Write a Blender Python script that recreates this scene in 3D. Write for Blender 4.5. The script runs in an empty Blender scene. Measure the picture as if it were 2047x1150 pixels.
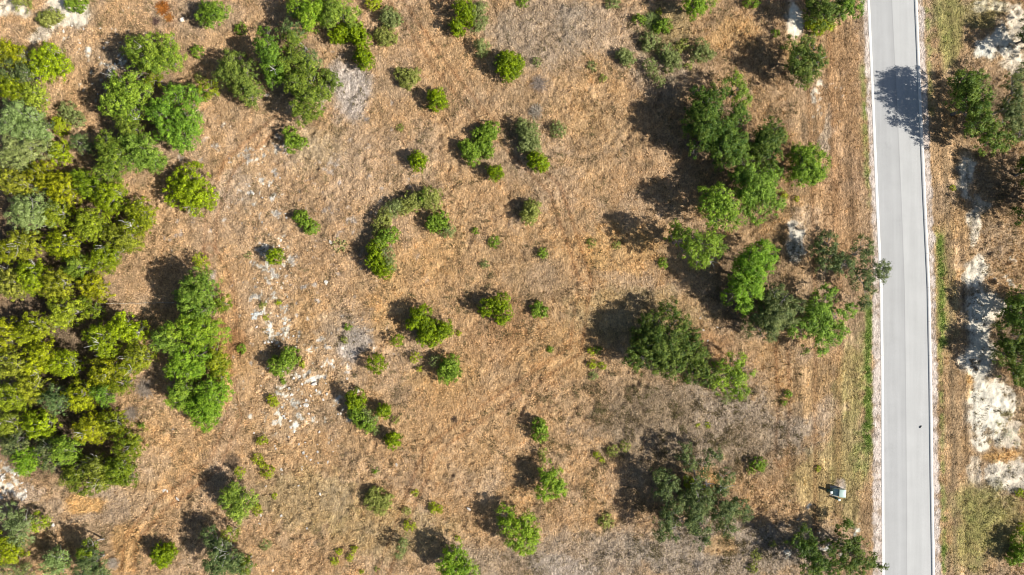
import bpy, math, random
import numpy as np
from mathutils import Vector

# ------------------------------------------------------------------ camera, sky, sun, exposure
S = 0.0714                      # metres on the ground per photo pixel
H = 97.4                        # drone height in metres
scene = bpy.context.scene
col = scene.collection
cam_data = bpy.data.cameras.new('camera')
cam_data.lens = 24.0; cam_data.sensor_width = 36.0
cam_data.clip_start = 1.0; cam_data.clip_end = 5000.0
cam = bpy.data.objects.new('camera', cam_data)
col.objects.link(cam)
cam.location = (0, 0, H)
scene.camera = cam

SUN_EL = math.radians(39.0)
SUN_AZ = math.radians(-19.0)    # measured from +x
world = bpy.data.worlds.new('World'); scene.world = world
world.use_nodes = True
nt = world.node_tree
bg = nt.nodes['Background']
sky = nt.nodes.new('ShaderNodeTexSky')
sky.sky_type = 'NISHITA'; sky.sun_disc = False
sky.sun_elevation = SUN_EL; sky.sun_rotation = math.pi/2 - SUN_AZ
nt.links.new(sky.outputs[0], bg.inputs[0])
bg.inputs[1].default_value = 0.06
sl = bpy.data.lights.new('sun', 'SUN')
sl.energy = 5.0; sl.angle = math.radians(0.6); sl.color = (1.0, 0.95, 0.87)
sun = bpy.data.objects.new('sun', sl); col.objects.link(sun)
D = Vector((math.cos(SUN_AZ)*math.cos(SUN_EL), math.sin(SUN_AZ)*math.cos(SUN_EL), math.sin(SUN_EL)))
sun.rotation_euler = D.to_track_quat('Z', 'Y').to_euler()
sun.location = (60, -20, 60)
vs = scene.view_settings
vs.view_transform = 'Standard'; vs.look = 'None'; vs.gamma = 1.0; vs.exposure = 0.66
vs.use_curve_mapping = False
scene.cycles.pixel_filter_type = 'BLACKMAN_HARRIS'; scene.cycles.filter_width = 1.05

rng = np.random.default_rng(7)

def W(px, py, z=0.0):
    """point at height z that the photo shows at pixel (px, py)"""
    k = S*(1 - z/H)
    return np.array([(px-1023.5)*k, (575-py)*k, z])

# ------------------------------------------------------------------ numpy noise
def _hash(ix, iy, seed):
    n = (ix.astype(np.int64)*374761393 + iy.astype(np.int64)*668265263 + seed*982451653) & 0xffffffff
    n = ((n ^ (n >> 13))*1274126177) & 0xffffffff
    n = ((n ^ (n >> 16))*2246822519) & 0xffffffff
    return ((n ^ (n >> 15)) & 0xffff)/65535.0

def vn(x, y, s, seed):
    x = x/s; y = y/s
    ix = np.floor(x); iy = np.floor(y)
    fx = x-ix; fy = y-iy
    fx = fx*fx*(3-2*fx); fy = fy*fy*(3-2*fy)
    a = _hash(ix, iy, seed); b = _hash(ix+1, iy, seed)
    c = _hash(ix, iy+1, seed); d = _hash(ix+1, iy+1, seed)
    return (a*(1-fx)+b*fx)*(1-fy) + (c*(1-fx)+d*fx)*fy

def fbm(x, y, s, seed, n=4):
    t = 0; w = 0; a = 1.0
    for i in range(n):
        c, q = math.cos(i*1.1+.4), math.sin(i*1.1+.4)
        t = t + a*vn(x*c-y*q+i*17.3, x*q+y*c-i*9.1, s/2**i, seed+i*11); w += a; a *= .55
    return t/w

def sstep(a, b, x):
    t = np.clip((x-a)/(b-a), 0, 1)
    return t*t*(3-2*t)

# ------------------------------------------------------------------ materials
def new_mat(name):
    m = bpy.data.materials.new(name); m.use_nodes = True
    return m, m.node_tree, m.node_tree.nodes['Principled BSDF']

def leaf_mat(name, trans=0.25, rough=.55, spec=.25):
    m, t, p = new_mat(name)
    a = t.nodes.new('ShaderNodeAttribute'); a.attribute_name = 'tint'
    g = t.nodes.new('ShaderNodeNewGeometry')
    tc = t.nodes.new('ShaderNodeTexCoord')
    n = t.nodes.new('ShaderNodeTexNoise'); n.inputs['Scale'].default_value = 6.0
    t.links.new(tc.outputs['Object'], n.inputs['Vector'])
    mr = t.nodes.new('ShaderNodeMapRange')
    mr.inputs[1].default_value = .3; mr.inputs[2].default_value = .7
    mr.inputs[3].default_value = .8; mr.inputs[4].default_value = 1.2
    t.links.new(n.outputs['Fac'], mr.inputs[0])
    mul = t.nodes.new('ShaderNodeVectorMath'); mul.operation = 'SCALE'
    t.links.new(a.outputs['Color'], mul.inputs[0]); t.links.new(mr.outputs[0], mul.inputs['Scale'])
    t.links.new(mul.outputs[0], p.inputs['Base Color'])
    p.inputs['Roughness'].default_value = rough
    p.inputs['Specular IOR Level'].default_value = spec
    tr = t.nodes.new('ShaderNodeBsdfTranslucent')
    ml = t.nodes.new('ShaderNodeMix'); ml.data_type = 'RGBA'; ml.blend_type = 'MULTIPLY'
    ml.inputs[0].default_value = 1.0; ml.inputs[7].default_value = (1.1, 1.15, .5, 1)
    t.links.new(mul.outputs[0], ml.inputs[6]); t.links.new(ml.outputs[2], tr.inputs['Color'])
    mx = t.nodes.new('ShaderNodeMixShader'); mx.inputs[0].default_value = trans
    t.links.new(p.outputs[0], mx.inputs[1]); t.links.new(tr.outputs[0], mx.inputs[2])
    t.links.new(mx.outputs[0], t.nodes['Material Output'].inputs['Surface'])
    return m

def tint_mat(name, rough=.9, bump=0.0, bscale=8.0, spec=.15):
    m, t, p = new_mat(name)
    a = t.nodes.new('ShaderNodeAttribute'); a.attribute_name = 'tint'
    tc = t.nodes.new('ShaderNodeTexCoord')
    n = t.nodes.new('ShaderNodeTexNoise'); n.inputs['Scale'].default_value = bscale
    n.inputs['Detail'].default_value = 6
    t.links.new(tc.outputs['Object'], n.inputs['Vector'])
    mr = t.nodes.new('ShaderNodeMapRange')
    mr.inputs[1].default_value = .3; mr.inputs[2].default_value = .7
    mr.inputs[3].default_value = .7; mr.inputs[4].default_value = 1.25
    t.links.new(n.outputs['Fac'], mr.inputs[0])
    mul = t.nodes.new('ShaderNodeVectorMath'); mul.operation = 'SCALE'
    t.links.new(a.outputs['Color'], mul.inputs[0]); t.links.new(mr.outputs[0], mul.inputs['Scale'])
    t.links.new(mul.outputs[0], p.inputs['Base Color'])
    p.inputs['Roughness'].default_value = rough; p.inputs['Specular IOR Level'].default_value = spec
    if bump:
        b = t.nodes.new('ShaderNodeBump'); b.inputs['Strength'].default_value = bump; b.inputs['Distance'].default_value = .05
        t.links.new(n.outputs['Fac'], b.inputs['Height']); t.links.new(b.outputs[0], p.inputs['Normal'])
    return m

M_LEAF = leaf_mat('leaves')
M_DRY = leaf_mat('dry_blades', trans=.2, rough=.8, spec=.1)
M_BARK = tint_mat('bark', .9, .6, 5)
M_ROCK = tint_mat('limestone', .9, .8, 6)

def paint_mat(name, rgb, rough=.45, bumpy=.0, scale=30, var=.12):
    m, t, p = new_mat(name)
    tc = t.nodes.new('ShaderNodeTexCoord')
    n = t.nodes.new('ShaderNodeTexNoise'); n.inputs['Scale'].default_value = scale; n.inputs['Detail'].default_value = 5
    t.links.new(tc.outputs['Object'], n.inputs['Vector'])
    r = t.nodes.new('ShaderNodeMapRange'); r.inputs[3].default_value = 1-var; r.inputs[4].default_value = 1+var
    t.links.new(n.outputs['Fac'], r.inputs[0])
    v = t.nodes.new('ShaderNodeVectorMath'); v.operation = 'SCALE'; v.inputs[0].default_value = rgb
    t.links.new(r.outputs[0], v.inputs['Scale']); t.links.new(v.outputs[0], p.inputs['Base Color'])
    p.inputs['Roughness'].default_value = rough
    return m

# ------------------------------------------------------------------ mesh helpers
def mk(name, V, F, mat, tint=None, parent=None, smooth=False):
    """V (n,3); F (m,k) all the same k; tint (m,3) per face"""
    V = np.asarray(V, dtype=np.float32); F = np.asarray(F, dtype=np.int32)
    me = bpy.data.meshes.new(name)
    n, k = F.shape
    me.vertices.add(len(V)); me.vertices.foreach_set('co', V.ravel())
    me.loops.add(n*k); me.loops.foreach_set('vertex_index', F.ravel())
    me.polygons.add(n)
    me.polygons.foreach_set('loop_start', np.arange(0, n*k, k, dtype=np.int32))
    me.polygons.foreach_set('loop_total', np.full(n, k, dtype=np.int32))
    if smooth: me.polygons.foreach_set('use_smooth', np.ones(n, dtype=bool))
    if tint is not None:
        at = me.attributes.new('tint', 'FLOAT_COLOR', 'FACE')
        c = np.ones((n, 4), dtype=np.float32); c[:, :3] = np.clip(tint, 0, 1)
        at.data.foreach_set('color', c.ravel())
    me.update(); me.validate()
    me.materials.append(mat)
    o = bpy.data.objects.new(name, me); col.objects.link(o)
    if parent is not None: o.parent = parent
    return o

def tag(o, label=None, cat=None, group=None, kind=None):
    if label: o['label'] = label
    if cat: o['category'] = cat
    if group: o['group'] = group
    if kind: o['kind'] = kind
    return o

def empty(name, loc):
    o = bpy.data.objects.new(name, None); col.objects.link(o)
    o.location = loc; o.empty_display_size = .5
    return o

def tube(P, R, sides=5):
    """tapered tube through points P with radii R -> V, F(quads)"""
    P = np.asarray(P, float); n = len(P)
    T = np.gradient(P, axis=0); T /= np.linalg.norm(T, axis=1)[:, None]+1e-9
    ref = np.array([.31, .87, .38]); ref /= np.linalg.norm(ref)
    A = np.cross(T, ref); A /= np.linalg.norm(A, axis=1)[:, None]+1e-9
    B = np.cross(T, A)
    a = np.arange(sides)*2*math.pi/sides
    V = P[:, None, :] + np.asarray(R)[:, None, None]*(A[:, None, :]*np.cos(a)[None, :, None]+B[:, None, :]*np.sin(a)[None, :, None])
    V = V.reshape(-1, 3)
    i = np.arange(n-1)[:, None]*sides; j = np.arange(sides)[None, :]; j2 = (j+1) % sides
    F = np.stack([i+j, i+j2, i+sides+j2, i+sides+j], -1).reshape(-1, 4)
    return V, F

class Acc:
    def __init__(s): s.V = []; s.F = []; s.C = []; s.n = 0
    def add(s, V, F, c):
        s.V.append(V); s.F.append(F+s.n); s.n += len(V)
        c = np.asarray(c, float)
        s.C.append(np.broadcast_to(c, (len(F), 3)) if c.ndim == 1 else c)
    def build(s, name, mat, parent=None, smooth=False):
        return mk(name, np.concatenate(s.V), np.concatenate(s.F), mat, np.concatenate(s.C), parent, smooth)

def box(c, d, rot=0, taper=1.0, slope=0.0):
    """box centre c, size d; slope lowers the -x top edge"""
    x, y, z = d[0]/2, d[1]/2, d[2]/2
    V = np.array([(-x, -y, -z), (x, -y, -z), (x, y, -z), (-x, y, -z),
                  (-x*taper, -y*taper, z-slope), (x*taper, -y*taper, z), (x*taper, y*taper, z), (-x*taper, y*taper, z-slope)])
    cr, sr = math.cos(rot), math.sin(rot)
    V = np.stack([V[:, 0]*cr-V[:, 1]*sr, V[:, 0]*sr+V[:, 1]*cr, V[:, 2]], 1) + np.asarray(c, float)
    F = np.array([(0, 3, 2, 1), (4, 5, 6, 7), (0, 1, 5, 4), (1, 2, 6, 5), (2, 3, 7, 6), (3, 0, 4, 7)])
    return V, F

def bbox_obj(name, c, d, mat, parent, bevel=.02, **k):
    V, F = box(c, d, **k)
    o = mk(name, V, F, mat, None, parent)
    if bevel:
        b = o.modifiers.new('bevel', 'BEVEL'); b.width = bevel; b.segments = 2
    return o

# ------------------------------------------------------------------ foliage
# base colours of leaves, leaf size (m), clump radius (m), leaf shape
STY = {
 'oak':   dict(c=(.095, .175, .014), c2=(.31, .44, .040), ls=.080, cr=.33, asp=1.5, bark=(.22, .19, .17), gap=.40),
 'oakb':  dict(c=(.110, .215, .008), c2=(.30, .43, .030), ls=.080, cr=.33, asp=1.5, bark=(.22, .19, .17), gap=.36),
 'oakd':  dict(c=(.042, .100, .008), c2=(.195, .27, .036), ls=.080, cr=.34, asp=1.5, bark=(.16, .14, .13), gap=.43),
 'oakg':  dict(c=(.060, .105, .030), c2=(.25, .30, .095), ls=.077, cr=.33, asp=1.6, bark=(.24, .22, .20), gap=0.40),
 'oakp':  dict(c=(.180, .240, .060), c2=(.32, .38, .14), ls=.080, cr=.34, asp=1.7, bark=(.28, .26, .24), gap=0.38),
 'jun':   dict(c=(.120, .150, .004), c2=(.45, .50, .010), ls=.077, cr=.30, asp=1.5, bark=(.36, .33, .30), gap=0.40),
 'jung':  dict(c=(.090, .140, .006), c2=(.28, .34, .012), ls=.077, cr=.30, asp=1.5, bark=(.30, .27, .24), gap=0.40),
 'jb':    dict(c=(.080, .130, .002), c2=(.31, .41, .004), ls=.095, cr=.22, asp=2.2, bark=(.22, .17, .13), gap=.24),
 'sage':  dict(c=(.150, .185, .048), c2=(.32, .365, .13), ls=.085, cr=.22, asp=2.4, bark=(.26, .23, .19), gap=.30),
 'olive': dict(c=(.200, .225, .040), c2=(.38, .40, .10), ls=.090, cr=.22, asp=2.4, bark=(.28, .24, .19), gap=.32),
 'green': dict(c=(.110, .190, .014), c2=(.27, .38, .036), ls=.090, cr=.22, asp=1.8, bark=(.24, .20, .17), gap=.26),
 'lime':  dict(c=(.230, .290, .010), c2=(.42, .46, .020), ls=.090, cr=.20, asp=2.2, bark=(.26, .22, .17), gap=.22),
}
DENS = 1.0

def unit(n):
    v = rng.normal(size=(n, 3)); return v/np.linalg.norm(v, axis=1)[:, None]

def leaves(centers, out, cr, per, st, squash=.75):
    """leaf blades round clump centres; out = outward directions"""
    n = len(centers)
    k = np.repeat(np.arange(n), per)
    m = len(k)
    d = unit(m); rad = rng.random(m)**.45
    if per > 14: rad = np.where(rng.random(m) < .14, rad*1.7, rad)
    ani = rng.uniform(.55, 1.45, (n, 3))[k]*np.array([1, 1, squash])
    P = centers[k] + d*(rad*cr*rng.uniform(.75, 1.2, n)[k])[:, None]*ani + out[k]*(rng.random(m)**3*cr*(.5 if per > 14 else 0))[:, None]
    nrm = .8*d + .55*out[k] + .6*unit(m) + np.array([0, 0, .4])
    nrm /= np.linalg.norm(nrm, axis=1)[:, None]
    t = unit(m) + .6*d
    t -= nrm*np.sum(t*nrm, 1)[:, None]; t /= np.linalg.norm(t, axis=1)[:, None]+1e-9
    b = np.cross(nrm, t)
    L = st['ls']*rng.uniform(.65, 1.45, m)[:, None]
    w = L/st['asp']
    V = np.stack([P-t*L, P+b*w*.9-t*L*.1+nrm*L*.18, P+t*L, P-b*w*.9+t*L*.15+nrm*L*.12], 1).reshape(-1, 3)
    F = np.arange(m*4).reshape(m, 4)
    mixc = np.clip(rng.random(n)*.9 + rng.normal(0, .12, n), 0, 1)
    lm = np.clip(mixc[k] + rng.normal(0, .22, m), 0, 1)[:, None]
    C = np.array(st['c'])*(1-lm) + np.array(st['c2'])*lm
    C = C*(rng.uniform(.82, 1.18, n)[k]*rng.uniform(.85, 1.15, m))[:, None]
    keep = P[:, 2] > .04
    if not keep.all():
        kk = np.where(keep)[0]
        V = V.reshape(m, 4, 3)[kk].reshape(-1, 3); F = np.arange(len(kk)*4).reshape(-1, 4); C = C[kk]
    return V, F, C

def split_lobe(px, py, r, lim):
    if r <= lim: return [(px, py, r*1.18)]
    n = 4 if r < 1.5*lim else 5
    a0 = rng.uniform(0, 6.28)
    out = [(px+rng.normal(0, .06)*r, py+rng.normal(0, .06)*r, r*.66)]
    for i in range(n):
        a = a0 + i*6.283/n + rng.normal(0, .22)
        q = rng.uniform(.50, .62)
        out.append((px+math.cos(a)*q*r, py+math.sin(a)*q*r, r*rng.uniform(.46, .60)))
    return out

def crown_clumps(lobes, st, low):
    """lobes: list of (centre xyz, r, rz)"""
    C = []; O = []
    cr = st['cr']
    for c, r, rz in lobes:
        n = max(5, int(2.5*DENS*(r/cr)**2*(1.15 if low else 1.0)))
        d = unit(n)
        d[:, 2] = np.where(d[:, 2] < (-.75 if low else -.35), -d[:, 2], d[:, 2])
        q = .80 + .30*rng.random(n)
        q[rng.random(n) < .16] *= .6
        q = np.maximum(q - .35*cr/r, .3)
        P = c + d*(q*r)[:, None]*np.array([1, 1, rz/r])
        g = vn(P[:, 0]+P[:, 2]*.7, P[:, 1]-P[:, 2]*.5, cr*2.2, 31)
        kp = g > st['gap']
        kp[:3] = True
        C.append(P[kp]); O.append(d[kp])
    return np.concatenate(C), np.concatenate(O)

def plant(kind, name, cat, label, h, spec, low=False, bare=0, group=None, lean=(0, 0)):
    st = dict(STY[kind])
    if kind[:3] in ('oak', 'jun'):
        f = rng.uniform(.80, 1.14); g = rng.uniform(-.10, .10); gr = max(0, rng.normal(0, .10))
        for q in ('c', 'c2'):
            v_ = np.array(st[q])*f*np.array([1+g, 1-g*.3, 1]); l_ = v_.mean()
            st[q] = v_*(1-gr)+np.array([1.0, 1.02, .62])*l_*gr
    L = []
    vals = [tuple(float(v) for v in s.split()) for s in spec.split(',')]
    lim = 15 if kind[:3] == 'jun' else (19 if kind[:3] == 'oak' else 15)
    small = max(v[2] for v in vals) < 12 and len(vals) <= 2
    rmax = max(v[2] for v in vals)
    if small: st['gap'] = -1; st['cr'] = min(st['cr'], .19)
    wts = np.array([v[2]**2 for v in vals]); cxp = (np.array([v[0] for v in vals])*wts).sum()/wts.sum(); cyp = (np.array([v[1] for v in vals])*wts).sum()/wts.sum()
    RR = max(max(math.hypot(v[0]-cxp, v[1]-cyp)+v[2]*.8 for v in vals), 1)
    for v in vals:
        sub = split_lobe(v[0], v[1], v[2], lim)
        for i, (px, py, r) in enumerate(sub):
            rm = r*S*(1.16 if low else (1.24 if kind[:3] == 'jun' else 1.17))
            if low:
                top = h*(1.0 if i == 0 else rng.uniform(.62, .9))*(.6+.4*v[2]/rmax)
                rz = max(top/2, .25)
                zc = top - rz
            else:
                top = h*(1.0 if i == 0 else (rng.uniform(.60, .98) if kind[:3] == 'jun' else rng.uniform(.72, .98)))*(.86+.14*v[2]/rmax)
                top *= 1.06 - .34*min(1.0, math.hypot(px-cxp, py-cyp)/RR)**2
                rz = max(rm*.85, h*(.44 if kind[:3] == 'jun' else .30))*rng.uniform(.88, 1.05)
                zc = top - rz
            zc = max(zc, rz*.7)
            c = W(px, py, zc+rz*.35); c[2] = zc
            L.append((c, rm*(1-zc/H), rz))
    cs = np.array([l[0] for l in L]); rs = np.array([l[1] for l in L])
    base = (cs[:, :2]*(rs**2)[:, None]).sum(0)/(rs**2).sum() + np.array(lean)
    root_loc = np.array([base[0], base[1], 0.0])
    cc, oo = crown_clumps([(l[0]-root_loc, l[1], l[2]) for l in L], st, low)
    per = 40 if st['cr'] > .28 else 22
    if small:
        st = dict(st, cr=st['cr']*.9, ls=st['ls']*.85)
        V, F, C = leaves(cc, oo, st['cr'], 12, st)
        o = mk(name, V, F, M_LEAF, C)
        o.location = root_loc
        return tag(o, label, cat, group)
    root = empty(name, root_loc); tag(root, label, cat, group)
    V, F, C = leaves(cc, oo, st['cr'], per, st)
    mk('crown' if not low or h > 2.2 else 'foliage', V, F, M_LEAF, C, root)
    # trunk with limbs
    A = Acc(); bc = np.array(st['bark'])
    tr = .020*h + .014*len(L)**.5 if not low else .02*h+.02
    if low:
        P = np.array([[0, 0, -.15], [.03, .02, h*.3], [0, 0, h*.6]])
        A.add(*tube(P, [tr, tr*.7, tr*.3], 6), bc)
        for i in range(6):
            e = cc[rng.integers(len(cc))]*.8
            A.add(*tube([[0, 0, .1], e*.5+[0, 0, .1], e], [tr*.4, tr*.28, tr*.1], 4), bc)
    else:
        fork = np.array([rng.normal(0, .15), rng.normal(0, .15), h*rng.uniform(.22, .32)])
        A.add(*tube([[0, 0, -.2], [0, 0, .2], fork*.6+[.05, .05, 0], fork], [tr*1.5, tr, tr*.85, tr*.8], 7), bc)
        E = [np.array([c[0]-root_loc[0], c[1]-root_loc[1], c[2]]) for c, r, rz in L]
        order = sorted(range(len(E)), key=lambda i_: np.linalg.norm(E[i_]-fork))
        nodes = [(fork, 0.0, tr*.85)]
        for i_ in order:
            e = E[i_]; r, rz = L[i_][1], L[i_][2]
            s0, d0, r0 = min(nodes, key=lambda q_: np.linalg.norm(q_[0]-e)+.55*q_[1])
            mid = (s0+e)/2 + rng.normal(0, .12*np.linalg.norm(s0-e), 3)*np.array([1, 1, .4])
            m2 = s0*.25+e*.75 + rng.normal(0, .06*np.linalg.norm(s0-e), 3)
            r1 = max(r0*.62, .03)
            A.add(*tube([s0, mid, m2, e, e+[rng.normal(0, .2), rng.normal(0, .2), rz*.4]], [r0*.85, r0*.75, r1, r1*.9, r1*.35], 5), bc)
            nodes.append((e, d0+np.linalg.norm(s0-e), r1))
            for i in range(6):
                d = unit(1)[0]; d[2] = abs(d[2])*.8
                q = e + d*np.array([r, r, rz])*rng.uniform(.75, 1.0)
                s1 = e*.6+m2*.4
                mq = (s1+q)/2 + rng.normal(0, .12, 3)
                A.add(*tube([s1, mq, q], [r1*.5, .022, .009], 4), bc*1.3)
    A.build('trunk', M_BARK, root, True)
    if kind == 'jun' and h > 4 and not bare: bare = 1
    if bare:
        for i in range(bare):
            B = Acc()
            c, r, rz = L[rng.integers(len(L))]
            e = c-root_loc
            d = unit(1)[0]; d[2] = abs(d[2])+.5; d /= np.linalg.norm(d)
            q = e + d*np.array([r, r, rz])*1.02
            for j in range(7):
                a = q + rng.normal(0, .45, 3)*np.array([1, 1, .4])
                m_ = (e+a)/2*.3+a*.7 + rng.normal(0, .1, 3)
                B.add(*tube([e*.3+q*.7-[0, 0, .3], m_, a+[0, 0, .15]], [.045, .03, .014], 4), np.array((.55, .52, .48))*rng.uniform(.75, 1.1))
            B.build('dead_branch', M_BARK, root, True)
    return root

def brush(name, cat, label, px, py, r, h, colr, n=160, group=None, w=.018, up=.9):
    """leafless shrub: forked twigs fanning out from one base"""
    c = W(px, py, h*.4); c[2] = 0
    R = r*S
    A = Acc(); colr = np.array(colr)*np.array([1, .94, .84])
    for i in range(n):
        a = rng.uniform(0, 6.283); q = rng.random()**.6
        e = np.array([math.cos(a)*q*R, math.sin(a)*q*R, h*rng.uniform(.25, 1)*(1-.5*q)*up+.05])
        b = np.array([rng.normal(0, .18)*R, rng.normal(0, .18)*R, 0])
        m = (b+e)/2+rng.normal(0, .08*R, 3); m[2] = max(m[2], .03)+h*.1
        A.add(*tube([b, m, e], [w*1.5, w, w*.5], 3), np.array(colr)*rng.uniform(.6, 1.3))
    o = A.build(name, M_BARK)
    o.location = c
    return tag(o, label, cat, group)

def spiky(name, cat, label, px, py, r, h, colr, n=150, group=None):
    """rosette of long narrow blades"""
    c = W(px, py, h*.4); c[2] = 0
    R = r*S
    a = rng.uniform(0, 6.283, n); el = rng.uniform(.05, 1.35, n)
    L = R*rng.uniform(.7, 1.1, n)
    d = np.stack([np.cos(a)*np.cos(el), np.sin(a)*np.cos(el), np.sin(el)*h/R], 1)
    s = np.stack([-np.sin(a), np.cos(a), 0*a], 1)*.035
    b = d*.08
    mid = d*(L*.6)[:, None]+[0, 0, .06]; tip = d*L[:, None]*[1, 1, .8]
    V = np.stack([b-s, b+s, mid+s*.9, tip, mid-s*.9], 1)
    V1 = V.reshape(-1, 3)
    i = np.arange(n)[:, None]*5
    F = np.concatenate([i+np.array([[0, 1, 2, 4]]), i+np.array([[4, 2, 3, 3]])], 0)
    # second face as degenerate-free quad: add tip twin
    V2 = np.concatenate([V1, V[:, 3]+s*.1], 0)
    F[n:, 3] = np.arange(n)+n*5
    F[n:] = np.stack([i[:, 0]+4, i[:, 0]+2, np.arange(n)+n*5, i[:, 0]+3], 1)
    C = np.array(colr)*rng.uniform(.6, 1.35, (2*n, 1))
    o = mk(name, V2, F, M_LEAF, C)
    o.location = c
    return tag(o, label, cat, group)
# ------------------------------------------------------------------ road line (photo pixels)
RY = np.array([-3000, -300, 0, 200, 390, 575, 770, 960, 1150, 1500, 4000.])
def rl(*v): return np.array(v, float)
# x of: gravel left, kerb outer left, asphalt left, seam, asphalt right, kerb outer right, gravel right
RX = {
 'gl': rl(1560, 1712, 1722, 1731, 1739, 1743, 1744, 1744, 1744, 1742, 1700),
 'kl': rl(1570, 1723, 1732.6, 1741.4, 1749, 1757.5, 1760.4, 1761.2, 1762, 1761, 1720),
 'al': rl(1576, 1728.6, 1738.2, 1747, 1755, 1763.5, 1766.2, 1766.8, 1767.5, 1766.5, 1725.5),
 'se': rl(1620, 1773, 1782, 1792, 1801, 1807.5, 1810, 1811.5, 1812.3, 1811.5, 1770),
 'ar': rl(1665, 1818, 1827, 1835.5, 1843.5, 1852.5, 1856.3, 1858.6, 1862, 1861, 1820),
 'kr': rl(1671, 1824, 1833, 1841.2, 1850, 1858.5, 1862.3, 1864.6, 1868, 1867, 1826),
 'gr': rl(1682, 1835, 1844, 1853, 1863, 1871, 1873.5, 1876.5, 1881, 1880, 1838),
}
def road_x(key, y):
    """world x of a road line at world y"""
    py = 575 - y/S
    return (np.interp(py, RY, RX[key])-1023.5)*S

# ------------------------------------------------------------------ ground colours
STRAW = np.array((.40, .245, .128)); TAN = np.array((.37, .235, .140)); PINK = np.array((.375, .27, .195))
ORANGE = np.array((.47, .27, .105)); BROWN = np.array((.205, .14, .085)); GREY = np.array((.27, .215, .175))
MAUVE = np.array((.37, .305, .275)); WHITE = np.array((.45, .425, .39)); CHALK = np.array((.50, .44, .375))
OLIVE = np.array((.235, .205, .075)); GREEN = np.array((.13, .21, .035)); RUST = np.array((.29, .15, .07))
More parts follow.
